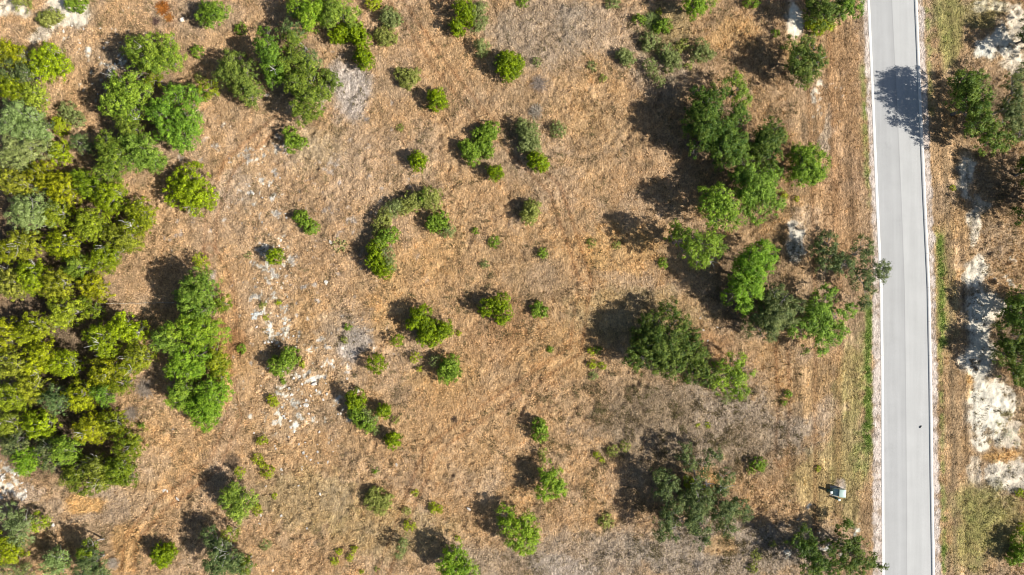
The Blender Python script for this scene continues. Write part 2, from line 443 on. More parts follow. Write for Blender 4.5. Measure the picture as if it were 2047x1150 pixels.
# px, py, rx, ry, colour, strength, noise break-up
DUFF_SHADE = np.array((.13, .09, .06))  # leaf litter brown that also paints shade into the gaps under crowns
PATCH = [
 (110, 480, 150, 130, DUFF_SHADE, .85, .3), (110, 700, 150, 150, DUFF_SHADE, .85, .3), (110, 850, 140, 120, DUFF_SHADE, .85, .3), (30, 180, 60, 110, DUFF_SHADE, .6, .3),
 (270, 200, 90, 110, DUFF_SHADE, .7, .3), (235, 310, 60, 40, DUFF_SHADE, .6, .3), (390, 680, 50, 140, DUFF_SHADE, .7, .3), (580, 140, 50, 80, DUFF_SHADE, .6, .3), (640, 25, 60, 30, DUFF_SHADE, .6, .3),
 (1430, 270, 80, 90, DUFF_SHADE, .6, .4), (1480, 400, 80, 60, DUFF_SHADE, .5, .5), (1500, 570, 90, 90, DUFF_SHADE, .65, .4), (1325, 690, 75, 60, DUFF_SHADE, .7, .3), (1380, 1000, 90, 90, DUFF_SHADE, .4, .5),
 (1630, 1100, 90, 50, DUFF_SHADE, .4, .5), (1960, 220, 70, 70, DUFF_SHADE, .5, .5), (2040, 680, 40, 80, DUFF_SHADE, .6, .4), (2040, 390, 70, 70, DUFF_SHADE, .5, .5), (378, 378, 40, 40, DUFF_SHADE, .7, .2),
 (1080, 60, 110, 90, GREY, .6, .5), (1170, 50, 60, 60, GREY, .5, .5), (700, 190, 45, 60, MAUVE, .9, .3), (690, 150, 30, 30, MAUVE, .7, .4),
 (705, 690, 34, 40, MAUVE, .9, .3), (690, 660, 60, 50, GREY, .4, .5), (430, 560, 11, 13, MAUVE, .9, .1), (1250, 80, 90, 80, PINK, .5, .5),
 (1420, 850, 260, 90, GREY, .75, .6), (1300, 860, 130, 90, BROWN, .55, .6), (1250, 800, 150, 60, BROWN, .35, .6), (1440, 1100, 230, 70, GREY, .8, .5),
 (1180, 1110, 180, 60, GREY, .6, .5), (1120, 1140, 80, 30, MAUVE, .5, .5), (1000, 1130, 120, 40, GREY, .5, .5),
 (1500, 900, 70, 60, BROWN, .5, .6), (1420, 700, 60, 40, RUST, .5, .5), (1010, 550, 130, 60, BROWN, .4, .6), (990, 680, 70, 50, RUST, .35, .6),
 (1020, 640, 40, 60, RUST, .4, .5), (1210, 280, 70, 70, BROWN, .3, .6), (1000, 200, 90, 70, BROWN, .25, .6),
 (220, 110, 50, 45, WHITE, .45, .8), (130, 30, 60, 28, CHALK, .75, .55), (20, 15, 35, 22, CHALK, .7, .5), (90, 62, 28, 16, WHITE, .5, .6),
 (10, 960, 35, 45, WHITE, .7, .7), (40, 985, 50, 20, MAUVE, .4, .6), (60, 1030, 80, 30, GREY, .4, .6), (230, 1010, 120, 40, GREY, .45, .5),
 (535, 400, 42, 60, WHITE, .55, .85), (520, 340, 45, 70, WHITE, .45, .85), (545, 520, 38, 60, WHITE, .6, .8), (560, 640, 30, 65, WHITE, .62, .75),
 (600, 790, 55, 60, WHITE, .5, .85), (640, 720, 50, 70, WHITE, .2, .9), (530, 610, 30, 40, WHITE, .5, .8),
 (600, 450, 120, 160, MAUVE, .25, .7), (470, 380, 40, 40, MAUVE, .3, .6), (280, 920, 60, 40, MAUVE, .3, .6),
 (455, 600, 22, 120, STRAW, .8, .3), (455, 680, 45, 40, RUST, .75, .4), (440, 760, 30, 60, ORANGE, .4, .5), (340, 880, 110, 70, ORANGE, .25, .6),
 (170, 1005, 40, 22, ORANGE, .8, .4), (255, 1090, 30, 60, ORANGE, .45, .5), (300, 1000, 60, 80, ORANGE, .25, .5),
 (780, 600, 45, 90, ORANGE, .45, .5), (900, 540, 120, 60, STRAW, .6, .5), (870, 500, 60, 70, ORANGE, .3, .5), (1240, 500, 90, 60, ORANGE, .55, .6),
 (1180, 200, 90, 110, ORANGE, .22, .6), (900, 90, 60, 90, STRAW, .5, .4), (880, 760, 80, 50, ORANGE, .35, .6), (1100, 700, 120, 60, ORANGE, .22, .6),
 (930, 850, 150, 90, STRAW, .5, .4), (1470, 70, 60, 40, ORANGE, .4, .6), (1260, 630, 150, 60, OLIVE, .22, .5), (1020, 1000, 50, 40, ORANGE, .3, .5),
 (1420, 960, 20, 30, ORANGE, .5, .5), (1440, 1085, 30, 30, ORANGE, .5, .5), (1330, 60, 60, 60, OLIVE, .3, .6), (1320, 150, 70, 50, GREY, .5, .5),
 (340, 30, 22, 34, RUST, .5, .5), (620, 1000, 120, 70, OLIVE, .25, .6), (780, 1060, 140, 60, OLIVE, .22, .6), (700, 300, 150, 50, PINK, .4, .5),
 (560, 170, 30, 40, PINK, .3, .5), (380, 20, 120, 40, PINK, .4, .5), (640, 300, 60, 50, OLIVE, .15, .6),
 (1590, 35, 18, 45, CHALK, .8, .5), (1645, 195, 24, 35, CHALK, .55, .75), (1657, 270, 12, 50, CHALK, .6, .6), (1610, 430, 26, 26, PINK, .6, .6),
 (1592, 480, 14, 40, WHITE, .7, .5), (1600, 100, 40, 30, ORANGE, .4, .5), (1560, 310, 50, 60, RUST, .4, .5), (1680, 300, 60, 300, RUST, .35, .5),
 (1600, 780, 90, 60, ORANGE, .3, .6), (1660, 820, 30, 30, PINK, .5, .6), (1625, 1060, 40, 40, WHITE, .35, .7), (1660, 1090, 50, 30, WHITE, .3, .7),
 (1695, 920, 38, 140, OLIVE, .5, .5), (1640, 960, 60, 80, OLIVE, .35, .6), (1700, 760, 30, 90, OLIVE, .5, .5), (1680, 980, 12, 18, MAUVE, .8, .3),
 (1895, 60, 28, 90, OLIVE, .8, .4), (1880, 90, 14, 70, OLIVE, .4, .5), (1960, 25, 60, 30, OLIVE, .6, .6), (1970, 95, 26, 30, CHALK, 1.0, .45), (2000, 80, 26, 36, CHALK, 1.0, .4),
 (1955, 100, 18, 22, WHITE, .7, .6), (2015, 110, 30, 18, CHALK, .7, .5), (1985, 20, 60, 16, CHALK, .5, .6), (2038, 60, 25, 60, CHALK, .7, .5),
 (2030, 135, 50, 14, CHALK, .6, .5), (1900, 215, 16, 50, ORANGE, .3, .5), (1930, 350, 18, 50, CHALK, .85, .45), (1945, 450, 16, 40, CHALK, .7, .6), (1955, 540, 22, 40, CHALK, .85, .5),
 (1995, 480, 50, 40, GREY, .3, .5), (1990, 550, 40, 22, CHALK, .5, .7), (1954, 640, 32, 70, CHALK, 1.0, .25), (1958, 720, 36, 60, CHALK, 1.0, .25), (1990, 620, 30, 34, CHALK, .7, .4), (1960, 410, 22, 30, CHALK, .5, .6),
 (1970, 820, 42, 60, CHALK, 1.0, .4), (2005, 800, 30, 40, CHALK, .8, .55), (1960, 880, 28, 26, CHALK, .9, .5), (2000, 920, 40, 18, ORANGE, .7, .5), (1940, 765, 14, 12, ORANGE, .8, .5), (2010, 850, 30, 40, OLIVE, .55, .8), (1975, 860, 18, 14, BROWN, .6, .8), (1950, 690, 26, 80, BROWN, .35, .85), (1975, 780, 40, 60, BROWN, .3, .9), (1985, 95, 40, 40, BROWN, .3, .9),
 (2020, 955, 50, 35, WHITE, .6, .65), (2025, 870, 30, 40, WHITE, .5, .65), (1945, 940, 20, 30, CHALK, .5, .6), (1960, 1010, 60, 50, OLIVE, .7, .5),
 (2010, 1060, 60, 60, OLIVE, .6, .5), (1940, 1080, 40, 80, OLIVE, .6, .5), (1895, 580, 20, 130, OLIVE, .35, .5), (1905, 900, 10, 200, BROWN, .5, .5),
 (1940, 780, 10, 20, ORANGE, .5, .4),
]
# narrow strips of green grass along the road: key line, offset px, half width px, y0, y1, strength
GREENS = [('gl', -5, 7, 120, 370, .7), ('gl', -8, 10, 590, 910, 1.0), ('gl', -20, 26, 850, 960, .5), ('gl', -16, 20, 640, 860, .35), ('gl', -3, 5, 330, 420, .5),
          ('gr', 10, 12, 455, 710, .95), ('gr', 7, 6, 0, 240, .55), ('gr', 7, 6, 690, 960, .65), ('gr', 7, 7, 960, 1110, .65), ('gr', 5, 6, 1080, 1160, .95), ('gr', 60, 60, 960, 1160, .25), ('gr', 30, 35, -20, 120, .3)]

TRACKS = [[(420, 500), (452, 560), (462, 640), (446, 720), (470, 830), (430, 930), (320, 1010), (262, 1080), (255, 1160)],
          [(790, 0), (880, 130), (960, 230), (1110, 380), (1170, 560), (1150, 700), (1000, 800), (860, 900), (760, 1160)],
          [(1562, 690), (1566, 800), (1562, 920)], [(560, 240), (460, 330), (425, 420), (420, 500)]]

def gcol(x, y):
    px = x/S+1023.5; py = 575-y/S
    n1 = fbm(x, y, 14, 1, 4)[..., None]; n2 = fbm(x, y, 4.0, 5, 4)[..., None]; n3 = fbm(x, y, 1.1, 9, 3)[..., None]
    # wind-laid streaks, diagonal in the field
    ax = x*.8+y*.6; ay = -x*.6+y*.8
    st = fbm(ax/3.2, ay, .55, 21, 3)[..., None]
    c = STRAW*(1-n1)+TAN*n1
    c = c + (PINK-c)*sstep(.46, .70, n2)*.40
    c = c + (MAUVE*.9-c)*sstep(.52, .72, fbm(x, y, 5.5, 45, 4))[..., None]*.16
    c = c + (ORANGE-c)*sstep(.55, .8, fbm(x, y, 8, 41, 4))[..., None]*.25
    c = c + (BROWN-c)*sstep(.54, .74, fbm(x, y, 2.2, 51, 4))[..., None]*.42
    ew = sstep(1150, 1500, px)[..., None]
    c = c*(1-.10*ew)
    wx = x + 3.0*(fbm(x, y, 3.0, 61, 3)-.5); wy = y + 3.0*(fbm(x, y, 3.0, 71, 3)-.5)
    qx = wx/S+1023.5; qy = 575-wy/S
    fine = fbm(x, y, 1.3, 81, 4); fine2 = fbm(x, y, .7, 87, 3); speck = vn(x, y, .33, 89)
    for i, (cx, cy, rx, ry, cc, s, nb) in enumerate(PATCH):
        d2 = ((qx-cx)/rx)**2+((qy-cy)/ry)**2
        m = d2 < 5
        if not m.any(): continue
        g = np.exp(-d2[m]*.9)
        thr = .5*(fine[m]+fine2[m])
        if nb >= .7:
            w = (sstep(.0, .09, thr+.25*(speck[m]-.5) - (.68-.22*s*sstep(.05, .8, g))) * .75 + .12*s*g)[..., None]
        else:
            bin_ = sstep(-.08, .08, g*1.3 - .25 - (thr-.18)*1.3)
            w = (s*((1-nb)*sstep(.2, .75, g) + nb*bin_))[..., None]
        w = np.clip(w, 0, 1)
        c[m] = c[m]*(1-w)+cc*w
    # mown verges: streaks along the road
    gl = road_x('gl', y); gr = road_x('gr', y)
    vl = sstep(-12.5, -10.5, x-gl+fbm(x, y, 5, 91, 2)*2)*(x < gl)
    vr = sstep(5.5, 3.5, x-gr)*(x > gr)
    v = (vl+vr)[..., None]
    xr = x-gl
    sv = fbm(xr, y/7, .55, 95, 3)[..., None]
    c = c*(1 + v*(sv-.5)*1.1)
    for off, wd, dk in ((-2.6, .22, -.22), (-3.9, .18, .16), (-5.4, .22, -.24), (-6.9, .16, .18), (-8.3, .24, -.24), (-9.6, .16, .16), (-11.2, .2, -.25)):
        ln = np.exp(-((x-gl-off+.25*(fbm(x*0, y, 9, 97+int(off*10)%7, 2)-.5))/wd)**2)*(.5+fbm(x, y, 2.5, 99, 2))
        c = c*(1+(ln*dk*1.15)[..., None])
    for off, wd, dk in ((1.9, .2, -.25), (3.0, .18, .15), (3.9, .25, -.28), (5.2, .2, -.15)):
        ln = np.exp(-((x-gr-off)/wd)**2)*(.5+fbm(x, y, 2.5, 98, 2))
        c = c*(1+(ln*dk*1.15)[..., None])
    # faint wheel tracks worn through the field
    for pts in TRACKS:
        P = np.array([((u-1023.5)*S, (575-w_)*S) for u, w_ in pts])
        d = np.full(x.shape, 9.)
        for q in range(len(P)-1):
            ab = P[q+1]-P[q]; t_ = np.clip(((x-P[q, 0])*ab[0]+(y-P[q, 1])*ab[1])/(ab@ab), 0, 1)
            d = np.minimum(d, np.hypot(x-P[q, 0]-t_*ab[0], y-P[q, 1]-t_*ab[1]))
        ln = np.exp(-((d-.85)/.28)**2)*(.4+.9*fbm(x, y, 3, 301, 2))
        c = c*(1-.30*ln[..., None]*np.array((.7, 1, 1.2)))
        c = c*(1+.10*np.exp(-(d/.35)**2)[..., None])
    track = np.exp(-((xr+4.9)/.5)**2)+np.exp(-((xr+8.2)/.4)**2)
    c = c + (RUST*1.1-c)*(track*.35)[..., None]*v
    tr2 = np.exp(-((x-gr-2.1)/.35)**2)
    c = c + (BROWN-c)*(tr2*.6*sstep(250, 350, py))[..., None]
    for key, off, hw, y0, y1, s in GREENS:
        d = (px-(road_x(key, y)/S+1023.5)-off)/hw
        e = sstep(y0-15, y0+25, py)*sstep(y1+15, y1-25, py)
        w = np.exp(-d*d)*e*s
        w = w*sstep(.30, .62, fine2*.75+w*.30)*(.55+.6*fine)
        w = w[..., None]
        c = c*(1-w)+(GREEN*.8+OLIVE*.2)*w*(.8+.4*n3)+GREEN*0
    # small dark debris and light straw speckle
    md = 1-.6*sstep(.35, .55, c[..., 1:2])
    c = c*(1+md*.50*(n3-.5))*(1+md*.42*(st-.5))
    c = c*np.array((1.33, 1.39, 1.33))
    # gravel shoulders
    el = x-gl + (fine-.5)*.9; er = gr-x + (fine-.5)*.9
    gm = (sstep(-.12, .25, el)*sstep(-.12, .25, er))[..., None]
    gcl = np.array((.56, .475, .41))*(.80+.40*fine2[..., None])
    gm = gm*(.62+.38*sstep(.36, .5, fine2*.5+fine*.5))[..., None]
    c = c*(1-gm)+gcl*gm
    return np.clip(c, .01, .80)

def gheight(x, y):
    gl = road_x('gl', y); gr = road_x('gr', y)
    off = np.maximum(gl-x, x-gr); edge = np.maximum(road_x('kl', y)-x, x-road_x('kr', y))
    k = sstep(-.2, 1.5, off)
    px = x/S+1023.5
    rough = .55+.65*sstep(.35, .65, fbm(x, y, 7, 101, 3))
    verge = sstep(-11, -13, x-gl)*(x < gl)+sstep(4.5, 6.5, x-gr)
    amp = rough*(.35+.65*verge)
    z = .42*(fbm(x, y, 1.5, 111, 4)-.5) + .50*(fbm(x, y, .62, 121, 2)-.5)
    z2 = .35*(fbm(x, y, 9, 131, 2)-.5)
    far = sstep(400, 90, np.hypot(x, y))
    return (z*amp*far+z2)*k - .05 + .125*sstep(-.36, -.12, edge)

def axis(lo, hi, step, far, grow=1.35):
    a = list(np.arange(lo, hi+step/2, step)); s = step
    while a[-1] < far: s *= grow; a.append(a[-1]+s)
    s = step
    while a[0] > -far: s *= grow; a.insert(0, a[0]-s)
    return np.array(a)

def build_ground():
    ax = axis(-78, 80, .19, 1800); ay = axis(-46, 46, .19, 1800)
    X, Y = np.meshgrid(ax, ay)
    Z = gheight(X, Y)
    nx, ny = len(ax), len(ay)
    V = np.stack([X, Y, Z], -1).reshape(-1, 3)
    i = np.arange(ny-1)[:, None]*nx + np.arange(nx-1)[None, :]
    F = np.stack([i, i+1, i+nx+1, i+nx], -1).reshape(-1, 4)
    m, t, p = new_mat('dry_ground')
    o = mk('ground', V, F, m, None, None, True)
    at = o.data.attributes.new('soil', 'FLOAT_COLOR', 'POINT')
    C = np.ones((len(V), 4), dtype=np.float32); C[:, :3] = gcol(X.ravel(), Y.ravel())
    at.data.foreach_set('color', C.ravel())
    a = t.nodes.new('ShaderNodeAttribute'); a.attribute_name = 'soil'
    tc = t.nodes.new('ShaderNodeTexCoord')
    def noise(sc, det, rough=.6, dist=0.0, vec=None):
        n = t.nodes.new('ShaderNodeTexNoise'); n.inputs['Scale'].default_value = sc
        n.inputs['Detail'].default_value = det; n.inputs['Roughness'].default_value = rough
        n.inputs['Distortion'].default_value = dist
        t.links.new(vec if vec else tc.outputs['Object'], n.inputs['Vector']); return n
    def mrange(src, a0, a1, b0, b1):
        r = t.nodes.new('ShaderNodeMapRange')
        for k, v in zip((1, 2, 3, 4), (a0, a1, b0, b1)): r.inputs[k].default_value = v
        t.links.new(src, r.inputs[0]); return r.outputs[0]
    def mth(op, a_, b_):
        q = t.nodes.new('ShaderNodeMath'); q.operation = op
        for k, v in ((0, a_), (1, b_)):
            if isinstance(v, (int, float)): q.inputs[k].default_value = v
            else: t.links.new(v, q.inputs[k])
        return q.outputs[0]
    mp = t.nodes.new('ShaderNodeMapping'); mp.inputs['Rotation'].default_value = (0, 0, .65); mp.inputs['Scale'].default_value = (1, .38, 1)
    t.links.new(tc.outputs['Object'], mp.inputs['Vector'])
    f1 = noise(3.2, 5, .65, .6); f2 = noise(4.5, 4, .6, .3, mp.outputs[0]); f3 = noise(11, 3, .6)
    v1 = mrange(f1.outputs['Fac'], .32, .68, .62, 1.30)
    v2 = mrange(f2.outputs['Fac'], .32, .68, .72, 1.26)
    v3 = mrange(f3.outputs['Fac'], .3, .7, .85, 1.15)
    vv = mth('MULTIPLY', mth('MULTIPLY', v1, v2), v3)
    sg = t.nodes.new('ShaderNodeSeparateColor'); t.links.new(a.outputs['Color'], sg.inputs[0])
    calm = mrange(sg.outputs[1], .40, .56, 1.0, .32)      # bare chalk and gravel are smoother than grass
    vv = mth('ADD', mth('MULTIPLY', mth('SUBTRACT', vv, 1.0), calm), 1.0)
    sc = t.nodes.new('ShaderNodeVectorMath'); sc.operation = 'SCALE'
    t.links.new(a.outputs['Color'], sc.inputs[0]); t.links.new(vv, sc.inputs['Scale'])
    t.links.new(sc.outputs[0], p.inputs['Base Color'])
    p.inputs['Roughness'].default_value = .95; p.inputs['Specular IOR Level'].default_value = .1
    hsum = mth('ADD', mth('MULTIPLY', f1.outputs['Fac'], 1.0), mth('ADD', mth('MULTIPLY', f2.outputs['Fac'], .8), mth('MULTIPLY', f3.outputs['Fac'], .35)))
    b = t.nodes.new('ShaderNodeBump'); b.inputs['Strength'].default_value = 1.0; b.inputs['Distance'].default_value = .45; t.links.new(calm, b.inputs['Strength'])
    t.links.new(hsum, b.inputs['Height']); t.links.new(b.outputs[0], p.inputs['Normal'])
    tag(o, 'dry straw coloured field with bare pale patches and green verge strips', None, None, 'structure')
    return o
build_ground()

# ------------------------------------------------------------------ road and kerbs
def road_mat():
    m, t, p = new_mat('pale_asphalt')
    uv = t.nodes.new('ShaderNodeUVMap'); uv.uv_map = 'along'
    tc = t.nodes.new('ShaderNodeTexCoord')
    sx = t.nodes.new('ShaderNodeSeparateXYZ'); t.links.new(uv.outputs[0], sx.inputs[0])
    cr = t.nodes.new('ShaderNodeValToRGB')
    e = cr.color_ramp.elements
    base = (.372, .372, .366); right = (.405, .405, .395)
    def k(c, f): return (c[0]*f, c[1]*f, c[2]*f, 1)
    pts = [(0, k(base, .90)), (.03, k(base, 1.0)), (.12, k(base, 1.0)), (.22, k(base, .97)), (.34, k(base, 1.02)), (.455, k(base, .94)), (.478, k(base, .93)),
           (.490, k(base, .84)), (.500, k(base, .86)), (.508, k(right, 1.02)), (.62, k(right, .99)), (.74, k(right, .955)), (.84, k(right, 1.0)), (.97, k(right, .99)), (1.0, k(right, .90))]
    e[0].position = 0; e[0].color = pts[0][1]; e[1].position = 1; e[1].color = pts[-1][1]
    for q, c in pts[1:-1]:
        n = e.new(q); n.color = c
    t.links.new(sx.outputs[0], cr.inputs[0])
    mp = t.nodes.new('ShaderNodeMapping'); mp.inputs['Scale'].default_value = (1, .045, 1)
    t.links.new(tc.outputs['Object'], mp.inputs['Vector'])
    n1 = t.nodes.new('ShaderNodeTexNoise'); n1.inputs['Scale'].default_value = 2.2; n1.inputs['Detail'].default_value = 6
    t.links.new(mp.outputs[0], n1.inputs['Vector'])
    n2 = t.nodes.new('ShaderNodeTexNoise'); n2.inputs['Scale'].default_value = .35; n2.inputs['Detail'].default_value = 5
    t.links.new(tc.outputs['Object'], n2.inputs['Vector'])
    n3 = t.nodes.new('ShaderNodeTexNoise'); n3.inputs['Scale'].default_value = 18; n3.inputs['Detail'].default_value = 4
    t.links.new(tc.outputs['Object'], n3.inputs['Vector'])
    def mrange(src, b0, b1):
        r = t.nodes.new('ShaderNodeMapRange')
        for kk, v in zip((1, 2, 3, 4), (.3, .7, b0, b1)): r.inputs[kk].default_value = v
        t.links.new(src, r.inputs[0]); return r.outputs[0]
    def mul(a_, b_):
        q = t.nodes.new('ShaderNodeMath'); q.operation = 'MULTIPLY'; t.links.new(a_, q.inputs[0]); t.links.new(b_, q.inputs[1]); return q.outputs[0]
    f = mul(mul(mrange(n1.outputs['Fac'], .955, 1.045), mrange(n2.outputs['Fac'], .96, 1.04)), mrange(n3.outputs['Fac'], .93, 1.07))
    # a few tar-dark scuffs
    v = t.nodes.new('ShaderNodeTexNoise'); v.inputs['Scale'].default_value = .16; v.inputs['Detail'].default_value = 8; v.inputs['Roughness'].default_value = .7
    t.links.new(tc.outputs['Object'], v.inputs['Vector'])
    r = t.nodes.new('ShaderNodeMapRange')
    for kk, w in zip((1, 2, 3, 4), (.62, .75, 1.0, .88)): r.inputs[kk].default_value = w
    t.links.new(v.outputs['Fac'], r.inputs[0]); f = mul(f, r.outputs[0])
    s = t.nodes.new('ShaderNodeVectorMath'); s.operation = 'SCALE'
    t.links.new(cr.outputs[0], s.inputs[0]); t.links.new(f, s.inputs['Scale'])
    t.links.new(s.outputs[0], p.inputs['Base Color'])
    p.inputs['Roughness'].default_value = .9; p.inputs['Specular IOR Level'].default_value = .2
    b = t.nodes.new('ShaderNodeBump'); b.inputs['Strength'].default_value = .25; b.inputs['Distance'].default_value = .01
    t.links.new(n3.outputs['Fac'], b.inputs['Height']); t.links.new(b.outputs[0], p.inputs['Normal'])
    return m

ys = np.concatenate([np.arange(-220, -50, 6.), np.arange(-50, 50, .7), np.arange(50, 221, 6.)])
def strip(name, xa, xb, za, zb, mat, extra=None, nu=1):
    """swept profile between two lines: lists of (x array, z)"""
    prof = extra if extra else [(xa, za), (xb, zb)]
    n = len(prof)
    V = np.stack([np.stack([x, ys, np.full_like(ys, z)], -1) for x, z in prof], 1).reshape(-1, 3)
    i = np.arange(len(ys)-1)[:, None]*n + np.arange(n-1)[None, :]
    F = np.stack([i, i+1, i+n+1, i+n], -1).reshape(-1, 4)
    o = mk(name, V, F, mat)
    return o
al, ar = road_x('al', ys), road_x('ar', ys)
se = road_x('se', ys)
M_ROAD = road_mat()
prof = [(al+(ar-al)*u, .012+.05*(1-abs(u*2-1))) for u in np.linspace(0, 1, 9)]
road = strip('road', None, None, 0, 0, M_ROAD, prof)
uvl = road.data.uv_layers.new(name='along')
vi = np.zeros(len(road.data.loops), dtype=np.int32); road.data.loops.foreach_get('vertex_index', vi)
row = vi // 9; u = (vi % 9)/8.0
seam = ((se-al)/(ar-al))[row]
# shift so that the paving seam always falls at u = .5
uu = np.where(u < .5, u, u) + (.5-seam)*(1-abs(u*2-1))
uvl.data.foreach_set('uv', np.stack([uu, ys[row]*.1], -1).astype(np.float32).ravel())
tag(road, 'pale grey asphalt road with a seam down its middle', None, None, 'structure')

def kerb_mat():
    m, t, p = new_mat('kerb_concrete')
    tc = t.nodes.new('ShaderNodeTexCoord')
    w = t.nodes.new('ShaderNodeTexWave'); w.wave_type = 'BANDS'; w.bands_direction = 'Y'
    w.inputs['Scale'].default_value = .065; w.inputs['Distortion'].default_value = 0
    t.links.new(tc.outputs['Object'], w.inputs['Vector'])
    r = t.nodes.new('ShaderNodeMapRange')
    for kk, v in zip((1, 2, 3, 4), (0.0, .0012, .72, 1.0)): r.inputs[kk].default_value = v
    t.links.new(w.outputs['Fac'], r.inputs[0])
    n = t.nodes.new('ShaderNodeTexNoise'); n.inputs['Scale'].default_value = 1.4; n.inputs['Detail'].default_value = 7; n.inputs['Roughness'].default_value = .65
    t.links.new(tc.outputs['Object'], n.inputs['Vector'])
    r2 = t.nodes.new('ShaderNodeMapRange')
    for kk, v in zip((1, 2, 3, 4), (.3, .7, .90, 1.06)): r2.inputs[kk].default_value = v
    t.links.new(n.outputs['Fac'], r2.inputs[0])
    q = t.nodes.new('ShaderNodeMath'); q.operation = 'MULTIPLY'; t.links.new(r.outputs[0], q.inputs[0]); t.links.new(r2.outputs[0], q.inputs[1])
    s = t.nodes.new('ShaderNodeVectorMath'); s.operation = 'SCALE'; s.inputs[0].default_value = (.66, .64, .60)
    t.links.new(q.outputs[0], s.inputs['Scale']); t.links.new(s.outputs[0], p.inputs['Base Color'])
    p.inputs['Roughness'].default_value = .85
    return m
M_KERB = kerb_mat()
for side, (a, b) in (('left', ('kl', 'al')), ('right', ('ar', 'kr'))):
    xa, xb = road_x(a, ys), road_x(b, ys)
    # ribbon kerb: a real step on the verge side, falling to the road
    inn, out_ = (xb, xa) if side == 'left' else (xa, xb)
    sg = 1 if side == 'left' else -1
    pr = [(out_, -.25), (out_, .085), (out_+sg*.03, .10), (inn-sg*.03, .10), (inn+sg*.004, .03), (inn+sg*.004, -.2)]
    if side == 'right': pr = pr[::-1]
    k = strip('kerb', None, None, 0, 0, M_KERB, pr)
    tag(k, 'white concrete ribbon kerb along the %s edge of the road' % side, None, None, 'structure')
# ------------------------------------------------------------------ trees
G_OAK = 'live oaks scattered over the field and beside the road'
G_JUN = 'yellow green junipers of the dense stand on the left'
G_BUSH = 'rounded juniper bushes dotted over the dry field'
G_SHR = 'low shrubs growing in the dry grass'
G_WEED = 'small green plants sprouting in the dry grass'
def oak(k, label, h, spec, bare=0, **kw): return plant(k, 'live_oak', 'tree', label, h, spec, bare=bare, group=G_OAK, **kw)
def jun(label, h, spec, k='jun', bare=0): return plant(k, 'juniper_tree', 'tree', label, h, spec, bare=bare, group=G_JUN)
def bush(label, h, spec, k='jb'): return plant(k, 'juniper_bush', 'bush', label, h*1.38, spec, low=True, group=G_BUSH)
def shrub(label, h, spec, k='sage'): return plant(k, 'shrub', 'shrub', label, h*1.28, spec, low=True, group=G_SHR)
def weed(label, h, spec, k='lime'): return plant(k, 'small_plant', 'plant', label, h, spec, low=True, group=G_WEED)

# top left oaks
oak('oak', 'bright live oak at the upper end of the big upper left grove, shading pale stones', 7.6, '270 98 25,300 88 22,335 84 20,332 118 28,300 128 28,345 112 16', bare=1)
oak('oak', 'live oak on the left flank of the upper left grove with white twigs', 7.2, '237 165 24,232 205 30,262 185 24,262 222 24,288 178 22,270 150 18', bare=2)
oak('oak', 'broad live oak at the right of the upper left grove, beside the open field', 6.6, '350 190 26,322 225 30,372 232 30,365 272 30,335 262 26,388 190 22,382 255 20', bare=1)
jun('small yellowish juniper poking out at the right tip of the upper left oak grove', 5.0, '413 178 15', 'jung')
oak('oakb', 'lower live oak of the upper left grove, above the round yellow juniper', 6.2, '288 300 32,262 288 24,308 322 22,268 318 18')
oak('oak', 'light green live oak at the lower left foot of the upper left grove', 6.6, '212 282 22,225 318 28,215 345 24,240 300 22', bare=1)
jun('dark olive juniper hidden in the middle of the upper left oak grove', 5.2, '262 262 22,250 245 14', 'jung')
jun('dark yellow juniper sunk in the shaded gap between the upper grove oaks', 5.0, '303 155 14', 'jung')
oak('oak', 'separate live oak standing right of the upper left grove, longer than wide', 5.6, '462 125 24,470 148 28,488 170 28,505 192 20,448 150 16,490 142 18')
oak('oak', 'upright left crown of the two large oaks at the upper centre left', 6.2, '532 72 18,538 100 24,545 130 26,550 158 20,524 95 14', bare=1)
oak('oak', 'large sprawling live oak with white twigs among its crown, upper centre left', 6.0, '585 75 22,580 115 28,610 140 28,592 165 26,612 190 26,640 185 20,600 222 24,628 215 16', bare=2)
oak('oakg', 'pale leaved small oak behind the twin oaks of the upper centre left', 4.6, '590 50 18,575 62 14,612 115 14,628 130 14')
plant('jung', 'juniper_tree', 'tree', 'small dark juniper on the right edge of the sprawling upper centre oak', 4.0, '652 152 18,648 178 14,665 160 12', group=G_JUN)
oak('oakb', 'live oak cut by the top edge, left of the pair of dark juniper bushes', 6.0, '598 12 24,622 28 24,640 5 26,612 38 16')
oak('oak', 'live oak cut by the top edge, just above the pair of dark juniper bushes', 5.8, '668 12 26,660 38 22,690 20 18,705 35 15')
oak('oak', 'small round light green oak alone near the top edge beside the orange brush', 3.4, '420 22 22,436 18 16,408 30 14,422 38 14,442 28 10')
shrub('light green shrub cut by the top edge above the chalky ground, left corner', 1.4, '42 6 13', 'olive')
shrub('green shrub cut by the top edge, right of the chalky ground', 1.6, '152 5 14,140 8 9', 'green')
shrub('pale straggly shrub on the chalky ground of the upper left corner', 1.1, '90 38 16,104 30 12,116 32 8', 'olive')
shrub('thin green shrub at the top edge, right of the top oaks', 1.3, '745 2 12', 'lime')
weed('little green bush up the slope left of the upper centre oaks', .8, '481 57 10', 'green')
weed('little green bush between the upper left grove and the separate oak', .9, '394 103 11', 'green')
weed('small olive bush in front of the right tip of the upper left grove', .9, '398 154 8', 'olive')

